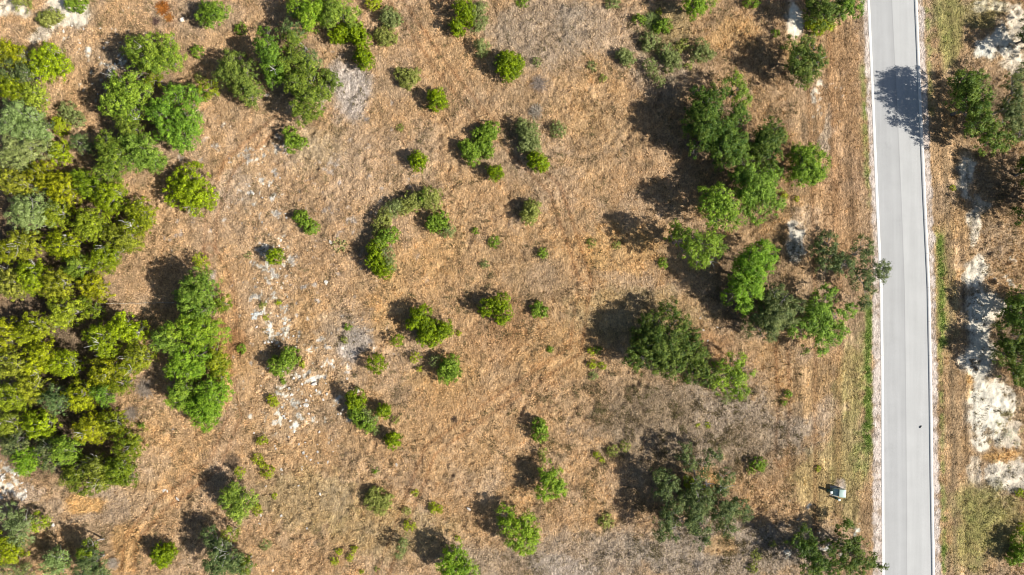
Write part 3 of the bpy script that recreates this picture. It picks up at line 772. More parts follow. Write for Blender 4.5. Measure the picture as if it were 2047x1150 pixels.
# left margin, above the dense stand
oak('oakp', 'pale grey green oak at the left edge above the dense juniper stand', 5.6, '30 220 24,62 232 22,20 252 26,52 262 26,86 268 20', bare=1)
oak('oakp', 'pale grey green oak just below its twin at the left edge', 5.4, '25 295 28,60 300 26,88 300 18,45 325 22,12 320 20', bare=1)
oak('oakg', 'greyish oak wedged between bright junipers in the upper left corner', 5.2, '22 140 18,48 150 20,60 130 14', bare=1)
jun('bright juniper at the left edge, topmost of the left margin trees', 5.4, '15 105 26,38 112 20')
jun('round bright juniper with a full dome, rightmost of the upper left margin', 5.2, '95 118 26,112 128 22,82 140 22,102 105 18,122 140 14')
jun('bright juniper at the left edge with a dark gap below it', 5.2, '18 172 24,42 182 22')
jun('yellow green juniper right of the pale oak at the left margin', 5.0, '66 185 24,76 208 14')
jun('small bright juniper standing free right of the pale left oaks', 3.6, '117 310 20,120 292 12')
weed('tiny yellow juniper above the small free standing one on the left margin', 1.6, '120 252 13,113 244 8', 'lime')
shrub('pale grey green shrub in the clearing left of the upper grove', 1.5, '134 222 15,150 238 13', 'sage')
oak('oakg', 'thin grey oak half in shade at the lower left of the upper grove', 3.6, '158 285 14,170 300 12')
oak('oakg', 'low grey green sapling beside the small free standing left juniper', 2.6, '82 245 10,95 250 9,80 238 6')

# dense stand on the left
stand = [
 ('jun', 'juniper at the left edge where the dense stand begins', 5.4, '22 358 26,45 372 22'),
 ('jun', 'juniper in the top row of the dense stand, near its left end', 5.2, '78 345 24,98 362 20'),
 ('oakp', 'round grey green oak ringed by yellow junipers in the dense stand', 5.6, '60 422 40'),
 ('jun', 'juniper in the top row of the dense stand, near its middle', 5.2, '128 378 32'),
 ('jun', 'sparse juniper beside a dead pale trunk in the upper dense stand', 5.0, '118 425 28'),
 ('jung', 'greener juniper beneath the lower foot of the upper oak grove', 5.0, '180 372 26,160 355 16'),
 ('jun', 'bright juniper in the upper right shoulder of the dense stand', 5.4, '222 395 32'),
 ('jun', 'juniper forming the right tip of the dense stand beside the field', 5.2, '282 422 26,268 450 22,292 438 16'),
 ('jun', 'juniper just inside the right tip of the dense stand', 5.3, '242 470 28,258 490 16'),
 ('jun', 'juniper at the heart of the upper dense stand', 5.5, '185 448 34'),
 ('jun', 'juniper left of centre in the upper dense stand', 5.4, '128 490 30'),
 ('jun', 'pale topped juniper below the round grey green oak', 5.5, '48 488 32', ),
 ('jun', 'juniper at the left edge directly left of the pale topped one', 5.3, '8 505 24'),
 ('jun', 'juniper on the right rim where the stand narrows towards the clearing', 5.0, '205 518 26,222 505 18'),
 ('jun', 'juniper at the left edge above the dark hollow', 5.2, '20 565 30'),
 ('jun', 'juniper second from the left edge above the dark hollow', 5.4, '62 545 26,72 570 18'),
 ('jun', 'juniper in the waist of the dense stand, left of the clearing tip', 5.5, '112 568 32'),
 ('jung', 'dark green juniper in the waist of the dense stand', 4.8, '155 535 26'),
 ('jun', 'feathery juniper at the clearing tip, touching the pale line', 4.6, '182 570 24,200 585 14'),
 ('jun', 'juniper above the large dark hollow of the dense stand', 5.4, '135 618 30,118 640 18'),
 ('jung', 'low shaded juniper at the edge of the clearing below the pale line', 3.8, '185 620 14,170 605 11'),
 ('jun', 'spreading juniper left of the large dark hollow', 5.6, '70 655 28,45 672 18'),
 ('jun', 'juniper at the left edge below the dark hollow', 5.4, '12 655 22,8 690 18'),
 ('jun', 'juniper just below the clearing, first of the stand towards the tall green row', 5.6, '245 655 26,272 665 20'),
 ('jun', 'juniper with a white bare tangle beside the large dark hollow', 5.6, '200 672 26,212 700 20', 2),
 ('jun', 'juniper with bare pale limbs nearest the tall green row of oaks', 5.5, '278 712 26,258 735 20', 2),
 ('jun', 'juniper behind the bare limbed ones in the lower dense stand', 5.6, '212 742 32', 1),
 ('jun', 'juniper at the left edge in the middle of the lower stand', 5.4, '22 728 30'),
 ('jun', 'juniper below the large dark hollow, left one of two', 5.5, '82 712 28,70 735 16'),
 ('jun', 'juniper below the large dark hollow, right one of two', 5.5, '128 728 28'),
 ('jun', 'juniper left of centre in the lower dense stand', 5.4, '62 772 28'),
 ('jun', 'brightest yellow juniper of the lower dense stand', 5.5, '160 790 30'),
 ('oakg', 'dark greyish oak among the yellow junipers of the lower stand', 5.2, '112 800 28'),
 ('jun', 'juniper at the left edge in the lower stand with grey tips', 5.4, '22 792 30'),
 ('oak', 'green oak at the right of the lower stand above the sandy gap', 5.0, '205 785 26'),
 ('jung', 'juniper on the right rim of the lower stand above the grey dead brush', 5.0, '238 768 22'),
 ('jun', 'juniper left of the small black gap in the lower stand', 5.4, '78 848 30'),
 ('jun', 'juniper right of the small black gap in the lower stand', 5.3, '182 855 30'),
 ('jung', 'green juniper on the right rim of the lower stand, below the sandy gap', 5.0, '225 845 24'),
 ('jun', 'juniper at the left edge above the light green oak', 5.3, '15 850 26'),
 ('oak', 'dark green oak near the bottom of the dense stand', 5.0, '128 900 30'),
 ('jung', 'juniper forming the lower right corner of the dense stand', 5.0, '252 892 26,262 870 14'),
 ('jung', 'juniper at the very bottom right of the dense stand', 4.8, '240 938 28,258 955 14'),
 ('jun', 'juniper with a large white dead crown at the bottom of the dense stand', 4.8, '192 935 26,205 960 20', 5),
 ('jung', 'low juniper at the bottom rim of the dense stand', 4.4, '150 952 24,172 972 14'),
 ('oakg', 'greyish oak at the bottom left end of the dense stand', 4.8, '28 888 26'),
 ('oakb', 'light green oak at the bottom left end of the dense stand', 4.4, '50 932 22,72 915 16,42 915 16'),
 ('oakg', 'grey oak in the lower stand beside the bottom rim', 4.8, '88 892 20,98 925 16'),
]
for s in stand:
    k = s[0]
    f = dict(bare=s[4] if len(s) > 4 else 0)
    if k.startswith('oak'): oak(k, s[1], s[2]*1.2, s[3], **f)
    else: jun(s[1], s[2]*1.2, s[3], k, **f)

# free standing yellow juniper
plant('jun', 'juniper_tree', 'tree', 'large round yellow green juniper standing alone right of the dense stand', 4.6, '378 378 44', low=False, group=G_JUN)
# tall green row in the left third
oak('oakb', 'brightest oak at the upper end of the tall green row, over the big shadow', 8.0, '392 560 28,372 590 26,402 592 28,385 618 28,412 570 18,408 618 20')
weed('narrow yellow juniper at the top tip of the tall green row', 2.8, '396 518 10,402 530 10', 'lime')
plant('jung', 'juniper_tree', 'tree', 'small dark juniper peeking out right of the tall green row', 4.0, '440 606 13,432 615 10', group=G_JUN)
oak('oakb', 'oak in the middle of the tall green row with a white twig at its right', 7.4, '410 655 28,378 650 22,430 668 18,392 672 22,352 660 18,385 635 18', bare=1)
oak('oak', 'darker oak leaning out left from the tall green row', 6.2, '325 680 24,348 695 20,340 660 14')
oak('oakb', 'oak below the middle of the tall green row', 6.2, '398 708 26,365 718 28,350 742 20,388 740 22', bare=1)
plant('jung', 'juniper_tree', 'tree', 'dark olive juniper on the right side of the tall green row', 4.6, '432 725 22,440 745 14,430 700 12', group=G_JUN)
oak('oak', 'oak at the lower left of the tall green row', 5.6, '352 785 20,372 775 22,362 805 20,345 800 12')
oak('oakb', 'large round bright oak closing the lower end of the tall green row', 5.8, '425 785 36,405 820 30,440 765 18,412 845 14,388 805 20')
weed('small plant in front of the lower end of the dense stand', .7, '281 851 6', 'green')
brush('dead_shrub', 'shrub', 'grey leafless brush between the dense stand and the tall green row', 290, 778, 26, .8, (.40, .35, .31), 260, 'grey leafless shrubs')
brush('dead_shrub', 'shrub', 'grey leafless brush on the right rim of the lower dense stand', 262, 828, 22, .6, (.40, .35, .31), 200, 'grey leafless shrubs')
brush('dead_shrub', 'shrub', 'white grey leafless bush right of the bottom left oaks', 226, 1128, 15, 1.3, (.55, .50, .45), 220, 'grey leafless shrubs')
brush('dead_shrub', 'shrub', 'brown leafless brush above the oak in the lower left field', 468, 925, 20, .5, (.28, .21, .15), 160, 'grey leafless shrubs')
brush('dead_shrub', 'shrub', 'grey leafless shrub in the straw below the upper middle bushes', 1078, 168, 22, .6, (.38, .33, .30), 230, 'grey leafless shrubs')
brush('dead_shrub', 'shrub', 'grey leafless shrub just above the pale shrub with a juniper at its foot', 1072, 222, 18, 1.2, (.46, .42, .37), 220, 'grey leafless shrubs')
brush('dead_shrub', 'shrub', 'dark leafless tuft alone in the lower middle field', 909, 839, 9, .6, (.14, .10, .08), 90, 'grey leafless shrubs')
brush('dead_shrub', 'shrub', 'pale dry shrub at the foot of the grey green shrub cluster by the upper oaks', 1345, 160, 14, .7, (.40, .34, .26), 130, 'grey leafless shrubs')
brush('dead_shrub', 'shrub', 'grey dry brush patch right of the lower right bushy oak', 1395, 1130, 14, .6, (.42, .38, .35), 140, 'grey leafless shrubs')
brush('dead_shrub', 'shrub', 'small grey thorny shrub on the slope below the upper centre oaks', 733, 240, 9, .6, (.40, .37, .36), 90, 'grey leafless shrubs')
brush('dead_brush_pile', 'brush', 'orange brown dead juniper brush lying by the top edge', 326, 16, 18, .7, (.42, .17, .04), 230, None, .03)
brush('dead_brush_pile', 'brush', 'orange brown dead juniper twigs spread below the larger orange pile', 338, 36, 13, .35, (.42, .19, .05), 110, None, .03)
brush('dead_brush_pile', 'brush', 'dark purple brown twig heap left of the orange brush by the top edge', 312, 42, 11, .4, (.15, .10, .09), 110, None, .025)

# bottom left
oak('oakp', 'pale oak in the bottom left corner cluster beside a small bright juniper', 4.6, '30 1050 20,48 1035 16,40 1075 18,15 1030 18')
plant('jun', 'juniper_tree', 'tree', 'small bright juniper right of the bottom left pale oak', 2.6, '76 1045 14', group=G_JUN)
plant('jun', 'juniper_tree', 'tree', 'yellow juniper at the left edge near the bottom corner', 4.6, '14 1085 22,20 1110 18,38 1100 12', group=G_JUN)
oak('oakp', 'pale oak at the bottom edge, left of the dark green bottom oak', 4.8, '112 1118 24,98 1140 16,122 1145 16')
oak('oakg', 'dark green oak at the bottom edge beside the white leafless bush', 5.2, '178 1120 26,165 1142 22,200 1140 20,170 1100 14')
plant('jung', 'juniper_tree', 'tree', 'slim yellow tipped juniper behind the dark green bottom left oak', 5.4, '178 1095 12,168 1102 9', group=G_JUN)
oak('oakp', 'pale low oak cut by the bottom left corner of the picture', 3.4, '20 1145 18,55 1148 16')
bush('bright juniper bush alone in the sand near the bottom left', 2.6, '325 1112 20,316 1105 12,334 1106 12,324 1125 10')
oak('oak', 'live oak in the lower left field with a small yellow plant at its top', 4.8, '465 985 20,455 1005 20,482 1000 20,472 1025 20,485 1015 14,470 965 12,500 1000 12')
weed('yellow sprig growing at the top of the lower left field oak', 1.4, '478 944 9', 'lime')
oak('oakg', 'live oak at the bottom edge with white limbs and a small juniper beside it', 5.8, '420 1070 20,440 1095 24,430 1125 24,460 1120 22,480 1130 18,440 1145 18', bare=3)
plant('jun', 'juniper_tree', 'tree', 'small yellow juniper right of the white limbed bottom oak', 3.6, '458 1070 12', group=G_JUN)
plant('jung', 'juniper_tree', 'tree', 'green juniper at the bottom edge, right of the white limbed oak', 4.4, '488 1135 14,482 1120 10', group=G_JUN)

# juniper bushes of the open field
bush('largest round juniper bush of the upper middle field', 3.0, '1018 128 26,1010 118 16,1026 135 16')
bush('round juniper bush in the upper middle, left of the largest one', 2.3, '873 199 22')
bush('round juniper bush in the middle field, left of the light green trio', 2.3, '836 321 20')
bush('round juniper bush below the light green trio', 2.2, '989 344 17')
bush('juniper bush below the dark pair near the upper oaks', 2.4, '724 112 17,730 122 13')
bush('left bush of the wide dark juniper pair near the upper oaks', 2.6, '682 66 17,668 72 10,690 60 14')
bush('right bush of the wide dark juniper pair near the upper oaks', 2.7, '714 66 20,722 78 14,708 56 13')
bush('lower of the two stacked juniper bushes at the top edge', 2.5, '912 54 17')
bush('upper of the two stacked juniper bushes at the top edge', 3.0, '931 22 15,924 8 15,936 36 10')
shrub('tall grey green shrub beside the two stacked juniper bushes', 1.9, '952 20 16,958 40 13,950 52 9,965 12 9', 'sage')
shrub('small grey green shrub between the stacked bushes and the largest juniper bush', 1.7, '963 90 12,962 103 9', 'sage')
shrub('round blue grey shrub right of the upper centre oaks', 1.7, '784 38 20,776 30 14', 'sage')
shrub('pale olive shrub under the round blue grey one', 1.2, '766 66 13,780 72 12,768 82 10,756 72 8', 'olive')
shrub('light green shrub alone above the middle field', 1.4, '817 154 15,826 148 12,800 146 10,812 165 10', 'olive')
weed('tiny sprig under the light green shrub above the middle field', .5, '816 176 5', 'olive')
bush('slim light juniper bush on the left side of the middle field', 2.0, '578 264 10,582 280 12,600 284 11,580 292 10', 'green')
shrub('upper light bush of the light green trio', 1.8, '974 264 19,984 256 12,958 268 12,975 276 12', 'green')
shrub('left light bush of the light green trio', 1.9, '938 300 14,944 314 13,930 290 11,948 302 11', 'green')
shrub('lower right light bush of the light green trio', 1.6, '970 298 13,962 290 10,975 308 8', 'green')
shrub('large greyish shrub with a juniper growing at its lower side', 2.3, '1058 265 22,1052 285 20,1068 292 16,1045 250 12', 'sage')
bush('juniper bush growing at the lower side of the large greyish shrub', 2.2, '1076 323 15,1068 318 11,1086 328 10')
shrub('small dusty shrub right of the large greyish shrub', 1.0, '1116 257 13', 'sage')
shrub('round pale yellow shrub alone in the middle of the field', 2.2, '1060 424 21,1066 414 14,1056 436 12', 'olive')
shrub('round grey green shrub alone in the upper right field', 1.5, '1251 115 17,1244 108 10,1258 120 10', 'sage')
spiky('yucca', 'plant', 'wide rosette yucca with long narrow blades at the top of the shrub cluster', 1305, 42, 26, 1.1, (.15, .20, .05), 420)
shrub('green leafy clump leaning on the yucca', 1.1, '1330 50 11,1318 55 9,1278 38 9', 'green')
weed('yellow flowering tuft on the yucca', 1.2, '1318 22 5', 'lime')
shrub('grey green shrub directly under the yucca', 1.2, '1300 80 14,1296 92 9', 'sage')
shrub('largest grey green shrub in the middle of the shrub cluster', 1.6, '1340 115 16,1330 100 12,1350 126 11,1338 132 9', 'sage')
shrub('round grey green shrub at the right end of the shrub cluster', 1.7, '1402 92 13,1408 106 13,1392 112 9,1420 108 8', 'sage')
shrub('grey shrub at the left of the shrub cluster', 1.4, '1300 128 11,1304 142 10', 'sage')
shrub('lowest grey green shrub of the shrub cluster', 1.4, '1319 162 10,1312 154 7', 'sage')
shrub('pale dry green shrub between the larger ones of the shrub cluster', .8, '1368 88 8,1355 95 8,1376 132 6', 'olive')
weed('tiny green plant left of the upper right round shrub', .7, '1205 155 7', 'olive')
weed('tiny dusty plant in the straw of the upper right field', .6, '1183 132 9', 'sage')
weed('tiny dusty plant beside the grey leafless shrub of the upper middle', .6, '1073 124 8', 'sage')

# curved thicket in the centre
bush('lowest juniper bush of the curved thicket in the centre', 2.6, '752 508 18,760 530 18,745 520 12,768 542 13,748 495 12')
shrub('grey green bush inside the lower end of the curved thicket', 2.0, '772 508 12,778 530 11,756 490 9', 'sage')
bush('yellowish juniper bush at the knee of the curved thicket', 2.2, '772 472 14,762 480 11,784 468 11', 'green')
shrub('olive shrub above the knee of the curved thicket', 1.7, '762 445 14,770 430 12,755 462 9', 'olive')
shrub('grey shrub at the bend of the curved thicket', 1.6, '782 418 13,796 410 12', 'sage')
shrub('light green shrub after the bend of the curved thicket', 1.6, '812 408 13,822 396 12,806 420 9', 'olive')
shrub('pale shrub near the upper end of the curved thicket', 1.6, '828 410 11,832 395 9,840 402 9', 'olive')
shrub('olive bush at the upper right end of the curved thicket', 2.1, '856 390 14,866 404 13,850 404 10,872 388 9', 'olive')
bush('dark green bush at the upper end of the curved thicket', 1.9, '846 398 8,850 386 8', 'green')
shrub('round green shrub inside the curve of the thicket', 1.9, '872 442 14,882 434 11,864 450 10,880 452 10', 'green')
shrub('small grey green shrub stuck to the round one inside the curve', 1.3, '896 460 12', 'sage')
shrub('two lobed grey green shrub in the left middle field', 1.2, '598 434 10,610 446 11,622 456 11,604 428 7', 'green')
bush('small yellowish juniper bush on the stony left middle field', 2.0, '547 514 13,552 506 8,540 516 8', 'jb')
bush('dark green two topped bush right of the central field', 2.6, '974 616 14,1002 602 13,1006 626 15,990 612 13,1000 640 8', 'jb')
shrub('small dark green shrub right of the two topped bush', 1.1, '1074 616 10,1086 624 9,1070 626 7', 'green')
bush('left juniper bush of the big joined pair in the centre', 3.0, '834 634 20,828 648 16,846 628 14,850 648 16')
bush('middle juniper bush of the big joined pair in the centre', 2.8, '856 668 18,846 676 12,866 656 13,864 684 9')
bush('right round juniper bush of the big joined pair in the centre', 2.6, '885 663 18,876 672 11,890 652 10')
bush('tiny dark juniper bush below left of the big joined pair', 1.5, '793 680 11')
bush('small round juniper bush in the lower centre, left of the light green oaklet', 2.1, '752 728 15')
shrub('light green oaklet with a round crown in the lower centre', 2.5, '894 738 19,902 726 13,890 752 13,906 746 12', 'green')
shrub('wispy grey bush on the left of the light green oaklet', 1.5, '868 722 9,876 716 7', 'sage')
weed('small pale bush above the light green oaklet', 1.2, '830 715 9', 'lime')
weed('tiny yellow green bush above the light green oaklet', .8, '838 737 5', 'lime')
bush('bright green bush on the stony ground of the left middle', 2.2, '556 734 15,570 722 14,584 712 11,548 726 10,575 705 10', 'green')
bush('dark upper bush of the trio in the lower left centre', 2.3, '710 797 15,704 806 10,716 808 10')
shrub('light green bush strung below the dark upper bush of the trio', 1.8, '712 826 13,724 840 14,736 850 12,708 816 10', 'green')
shrub('grey green bush in the middle of the lower left centre trio', 1.8, '738 836 12,730 824 9', 'sage')
bush('round bush on the right of the trio in the lower left centre', 2.1, '766 823 16')
bush('round dark bush at the bottom of the trio in the lower left centre', 2.3, '785 881 17')
shrub('small grey bush left of the round dark bush', 1.2, '750 862 8,745 856 6', 'sage')
weed('pale tuft right of the trio in the lower left centre', .6, '790 840 6', 'olive')
shrub('spiky pale yellow shrub in the lower middle field', 1.5, '752 995 15,765 1005 14,742 1005 12,758 1018 12,774 1000 11,748 985 9', 'olive')
shrub('tall bright bush in the lower centre right', 1.9, '1078 855 12,1080 870 12,1076 844 8', 'green')
shrub('grey olive bush above the bright juniper of the lower centre right', 1.3, '1086 905 8,1084 920 7', 'olive')
oak('oakb', 'bright small tree in the lower centre right with shadow on pale ground', 3.8, '1096 940 15,1110 955 16,1100 975 18,1115 978 14,1088 985 14,1092 955 12')
oak('oakb', 'bright two part tree near the bottom, right of centre', 4.4, '1010 1030 15,1018 1052 16,1048 1050 18,1060 1068 20,1048 1090 18,1030 1080 16,1056 1040 12', bare=0)
oak('oakb', 'round green oak cut by the bottom edge near the centre', 4.6, '892 1128 18,910 1112 18,928 1130 20,905 1145 20,940 1142 14,915 1095 10')
shrub('thin grey weedy sapling standing in the bottom oak shadow', 2.6, '803 1090 8,800 1105 9,806 1080 6', 'sage')

# small plants (lime and green sprigs)
for label, h, spec, k in [
 ('slim yellow green sprig on stony ground near the bright green bush', 1.0, '542 796 8,546 806 8', 'lime'),
 ('small light plant right of the bright green bush on stones', .7, '604 728 6', 'lime'),
 ('tiny grey green plant below the bright green bush on stones', .6, '565 762 5', 'green'),
 ('small dark green plant left of the bright green bush on stones', .7, '481 698 8', 'green'),
 ('small yellow green bush upper of the left lower string', 1.0, '524 882 9', 'lime'),
 ('yellow green sprig second of the left lower string', .9, '514 918 9', 'lime'),
 ('yellow green sprig third of the left lower string', .8, '524 930 6', 'lime'),
 ('yellow green bush lowest of the left lower string', 1.0, '534 944 11', 'lime'),
 ('tiny yellow plant in the lower left field below the string', .5, '549 993 5', 'lime'),
 ('light plant touching the right side of the lower left field oak', .9, '512 1020 9', 'lime'),
 ('small bright sprig above the spiky pale shrub', .7, '829 985 6', 'lime'),
 ('tiny sprig above the spiky pale shrub, with a dark stain', .6, '751 942 6', 'green'),
 ('lime plant with a long shadow right of the spiky pale shrub', .9, '866 1016 9,878 1018 7', 'lime'),
 ('pale plant right of the spiky pale shrub', .7, '812 1022 7', 'olive'),
 ('small light bush above the bottom oak shadow', .9, '818 1052 10', 'lime'),
 ('tiny lime sprig right of the bottom oak shadow', .6, '914 1077 5', 'lime'),
 ('yellow sprig leftmost of the four at the bottom', .7, '667 1122 7', 'lime'),
 ('yellow sprig topmost of the four at the bottom', .6, '708 1099 6', 'lime'),
 ('yellow sprig upper left of the four at the bottom', .6, '677 1104 6', 'lime'),
 ('yellow sprig right of the four at the bottom', .6, '700 1114 7', 'lime'),
 ('tiny yellow dot of leaves at the bottom edge', .5, '723 1143 5', 'lime'),
 ('tiny olive dot of leaves near the bottom edge', .4, '753 1137 5', 'olive'),
 ('dusty green plant left in the bottom field', .6, '530 1090 9', 'sage'),
 ('small green plant above the pale rock slab', .5, '525 611 6', 'olive'),
 ('small bright green plant touching the pale rock slab', .5, '531 634 5', 'lime'),
 ('light green plant right of the pale rock slab', .5, '556 604 5', 'lime'),
 ('tiny green plant in the mauve patch of the middle field', .5, '688 680 6', 'olive'),
 ('small dark green plant above the mauve patch of the middle', .6, '695 654 6', 'green'),
 ('green plant with a leftward shadow in the right middle field', .9, '1085 507 9', 'green'),
 ('dusty green plant right of the thicket, upper one', .6, '951 462 6', 'green'),
 ('dusty green plant right of the thicket, larger middle one', .8, '987 483 10', 'green'),
 ('dusty green plant right of the thicket, lower one', .7, '969 528 8', 'sage'),
 ('tiny lime sprig right of the big joined juniper pair', .4, '917 666 5', 'lime'),
 ('pale green wisp in the straw of the upper middle field', .4, '800 255 7', 'olive'),
 ('tiny pale wisp at the top of the right field', .5, '1045 3 10', 'green'),
 ('faint grey green wisp at the top edge right of centre', .6, '1225 3 12', 'sage'),
 ('small lime plant left of the large dark oak, upper one', .8, '1182 702 7', 'lime'),
 ('small lime plant left of the large dark oak, right one', .8, '1196 700 6', 'green'),
 ('pair of lime sprigs left of the large dark oak, left one', .9, '1184 728 8', 'lime'),
 ('pair of lime sprigs left of the large dark oak, right one', .9, '1203 732 7', 'lime'),
 ('tiny dark green plant left of the lime sprigs', .5, '1100 698 6', 'green'),
 ('dusty olive plant below the lime sprigs', .6, '1185 752 8', 'sage'),
 ('green plant alone in the shade of the leaning oak', .8, '1326 527 9', 'green'),
 ('yellow wisp in the straw left of the leaning oak', .6, '1182 486 8', 'olive'),
 ('yellow wisp at the edge of the leaning oak shadow', .6, '1232 490 7', 'olive'),
 ('lime cactus like tuft left of the sparse bottom oak, upper', .7, '1193 909 6', 'lime'),
 ('lime tuft left of the sparse bottom oak, lower', .7, '1203 920 5', 'lime'),
 ('olive bush left of the sparse bottom oak', .8, '1226 902 10', 'olive'),
 ('dusty plant among brown weeds left of the sparse bottom oak', .7, '1250 892 9', 'olive'),
 ('small green shrub with shadow right of the sparse bottom oak', 1.3, '1516 930 12', 'green'),
 ('pale wisp below the small shrub right of the sparse oak', .5, '1500 942 7', 'olive'),
 ('small grey green shrub below the detached oak of the right group', 1.1, '1452 797 9', 'sage'),
 ('tiny green dot of leaves in the lower right scrub, left', .4, '1394 850 5', 'lime'),
 ('tiny green dot of leaves in the lower right scrub, right', .4, '1414 850 5', 'lime'),
 ('dusty olive bush at the left foot of the sparse bottom oak', .9, '1212 1042 12', 'olive'),
 ('small dark green plant on the mown verge', .7, '1576 787 7', 'green'),
 ('tiny dark plant below the one on the mown verge', .5, '1568 806 5', 'green'),
 ('yellow sprig beside the road group, upper of two', .6, '1594 398 5', 'lime'),
 ('yellow sprig beside the road group, lower of two', .6, '1568 391 6', 'lime'),
 ('low green sprig left of the roadside oak above the twisted one', .6, '1550 66 7', 'green'),
 ('tiny lime sprig near the utility boxes', .3, '1636 937 5', 'lime'),
 ('yellow plant by the right edge in the lower right verge', .6, '2040 985 8', 'lime'),
 ('dusty plant in the bottom right scrub', .6, '1505 1135 9', 'olive'),
 ('olive plant in the bottom right scrub, upper', .6, '1512 1110 9', 'olive'),
 ('tiny plant in the sand above the road side oak', .6, '1546 1088 6', 'olive'),
 ('lime tuft at the right edge above the bottom corner', .7, '2044 1055 8', 'lime'),
 ('yellow green tuft low in the white patch of the far verge', .5, '1906 375 5', 'lime'),
 ('dark green tuft low on the far verge', .5, '1968 205 7', 'green')]:
    weed(label, h, spec, k)

# group of trees left of the road
oak('oakd', 'solid dark oak alone beside the road, above the right hand grove', 6.4, '1588 88 18,1618 85 20,1600 112 24,1628 108 20,1590 135 20,1618 140 22,1605 160 14,1640 122 12', bare=1)
oak('oakd', 'dark oak at the top edge just left of the road', 6.4, '1625 15 22,1650 8 26,1668 22 20,1645 35 18')
oak('oak', 'lighter oak at the top edge nearest the road', 6.0, '1690 8 22,1712 12 15,1680 30 12')
shrub('low yellow green thicket under the top edge roadside oak', 1.2, '1636 50 14,1655 48 11,1620 48 8', 'lime')
oak('oakb', 'bright oak cut by the top edge, right of the yucca', 5.0, '1395 5 20,1378 3 14,1414 5 14,1388 22 12')
weed('small green bush cut by the top edge right of the bright oak', 1.5, '1500 2 11,1512 3 8', 'green')
oak('oakd', 'largest dark oak of the right hand grove, its shadow broad on the straw', 7.4, '1415 240 40,1460 285 36,1400 190 20,1440 175 16,1425 205 26,1395 225 22,1405 262 30,1445 262 32,1475 232 24,1440 298 28,1475 300 26,1395 295 20,1460 330 18')
oak('oak', 'slender light oak rising at the top of the right hand grove', 5.2, '1477 170 17,1482 195 16,1470 155 10', bare=0)
oak('oakd', 'dark oak right of the largest one in the right hand grove', 6.4, '1540 275 30,1545 255 20,1530 285 22,1555 275 16,1512 305 22,1540 312 18')
oak('oak', 'round oak with visible limbs on the verge side of the right hand grove', 6.2, '1612 330 34,1595 305 20,1622 305 20,1640 325 18,1600 340 20,1628 352 20,1590 362 14')
oak('oak', 'light oak in the middle of the right hand grove', 7.4, '1515 375 38,1505 350 24,1530 380 26,1545 345 20,1480 425 18,1500 392 22,1548 408 18,1515 425 16,1480 352 20,1490 325 16')
oak('oak', 'open airy oak above the leaning one in the right hand grove', 7.8, '1440 400 28,1440 385 20,1420 410 18,1465 440 16,1420 440 12,1455 415 18,1408 388 12,1470 400 16,1440 440 16')
oak('oak', 'leaning oak at the left of the right hand grove, its branching shadow cast far left', 9.0, '1356 455 12,1366 470 15,1384 480 17,1408 486 18,1385 504 16,1428 480 14,1434 497 13,1402 520 14,1420 512 11,1345 470 9', bare=1, lean=(-1.6, .6))
oak('oakb', 'tall bright oak in the lower middle of the right hand grove', 7.8, '1505 530 34,1495 580 30,1520 500 24,1498 525 26,1525 530 22,1480 560 24,1508 570 22,1470 590 22,1488 610 20,1540 510 14')
oak('oakg', 'bluish green oak at the lower end of the right hand grove', 6.6, '1550 625 34,1545 585 22,1570 600 22,1590 615 20,1555 625 24,1525 640 24,1535 665 20,1510 655 16,1580 640 14', bare=1)
oak('oakg', 'twisted oak with open limbs reaching over the left kerb', 5.2, '1655 485 17,1642 505 17,1668 508 15,1650 528 15,1690 532 16,1675 525 12,1725 492 16,1712 510 15,1735 505 8,1740 540 18,1762 535 13,1758 552 13,1722 560 16,1732 580 14,1728 605 12', lean=(-.4, 0))
oak('oak', 'wide low oak with see through limbs below the twisted one', 5.0, '1640 625 28,1655 592 18,1632 612 20,1655 630 20,1622 645 22,1650 660 22,1675 635 16,1600 655 18,1680 660 14,1638 688 18,1668 680 12,1700 620 12,1612 700 8')
oak('oakd', 'big feathery dark oak below the right hand grove, with a broad shadow', 6.4, '1325 685 44,1285 705 30,1365 705 30,1340 730 24,1272 720 18,1305 665 22,1300 645 22,1340 620 22,1282 672 24,1318 672 28,1360 650 22,1378 680 24,1288 705 26,1330 712 26,1295 735 16,1350 738 18,1370 715 22,1395 705 16')
oak('oakd', 'small dark oak joined to the lower right of the big feathery oak', 5.2, '1395 735 22,1412 750 18,1380 748 16,1405 722 14')
oak('oak', 'detached small oak right of the big feathery oak', 4.6, '1445 745 18,1440 770 16,1478 728 16,1492 738 14,1470 755 20,1478 780 16,1462 718 10')
oak('oakg', 'sparse oak with scattered leaf clumps in the lower right field', 6.0, '1400 1000 30,1345 1030 26,1395 1045 26,1450 1020 24,1330 978 20,1318 955 15,1335 968 18,1328 990 16,1366 902 15,1375 925 14,1424 912 16,1408 930 12,1395 965 18,1420 970 18,1448 955 16,1442 975 13,1365 1000 20,1388 1018 20,1330 1045 18,1350 1060 16,1325 1065 14,1372 1050 15,1400 1050 16,1402 1080 14,1445 1025 16,1455 1055 16,1478 1010 16,1490 1028 12,1440 1005 12', bare=2)
bush('dark yellow bush glowing in the gap of the sparse oak', 1.8, '1410 985 11,1378 965 9,1402 1000 8', 'jb')
oak('oakd', 'dark spreading oak at the bottom beside the road, left half in its own shade', 5.6, '1612 1072 20,1600 1092 18,1620 1100 20,1635 1125 20,1615 1142 16,1660 1112 14,1665 1140 16')
oak('oakd', 'open oak at the bottom whose branch tips reach the left kerb', 4.8, '1690 1045 10,1695 1062 14,1705 1080 14,1690 1090 14,1720 1092 15,1700 1112 18,1722 1122 16,1680 1130 18,1745 1122 12,1762 1128 10,1710 1145 16,1660 1085 9')

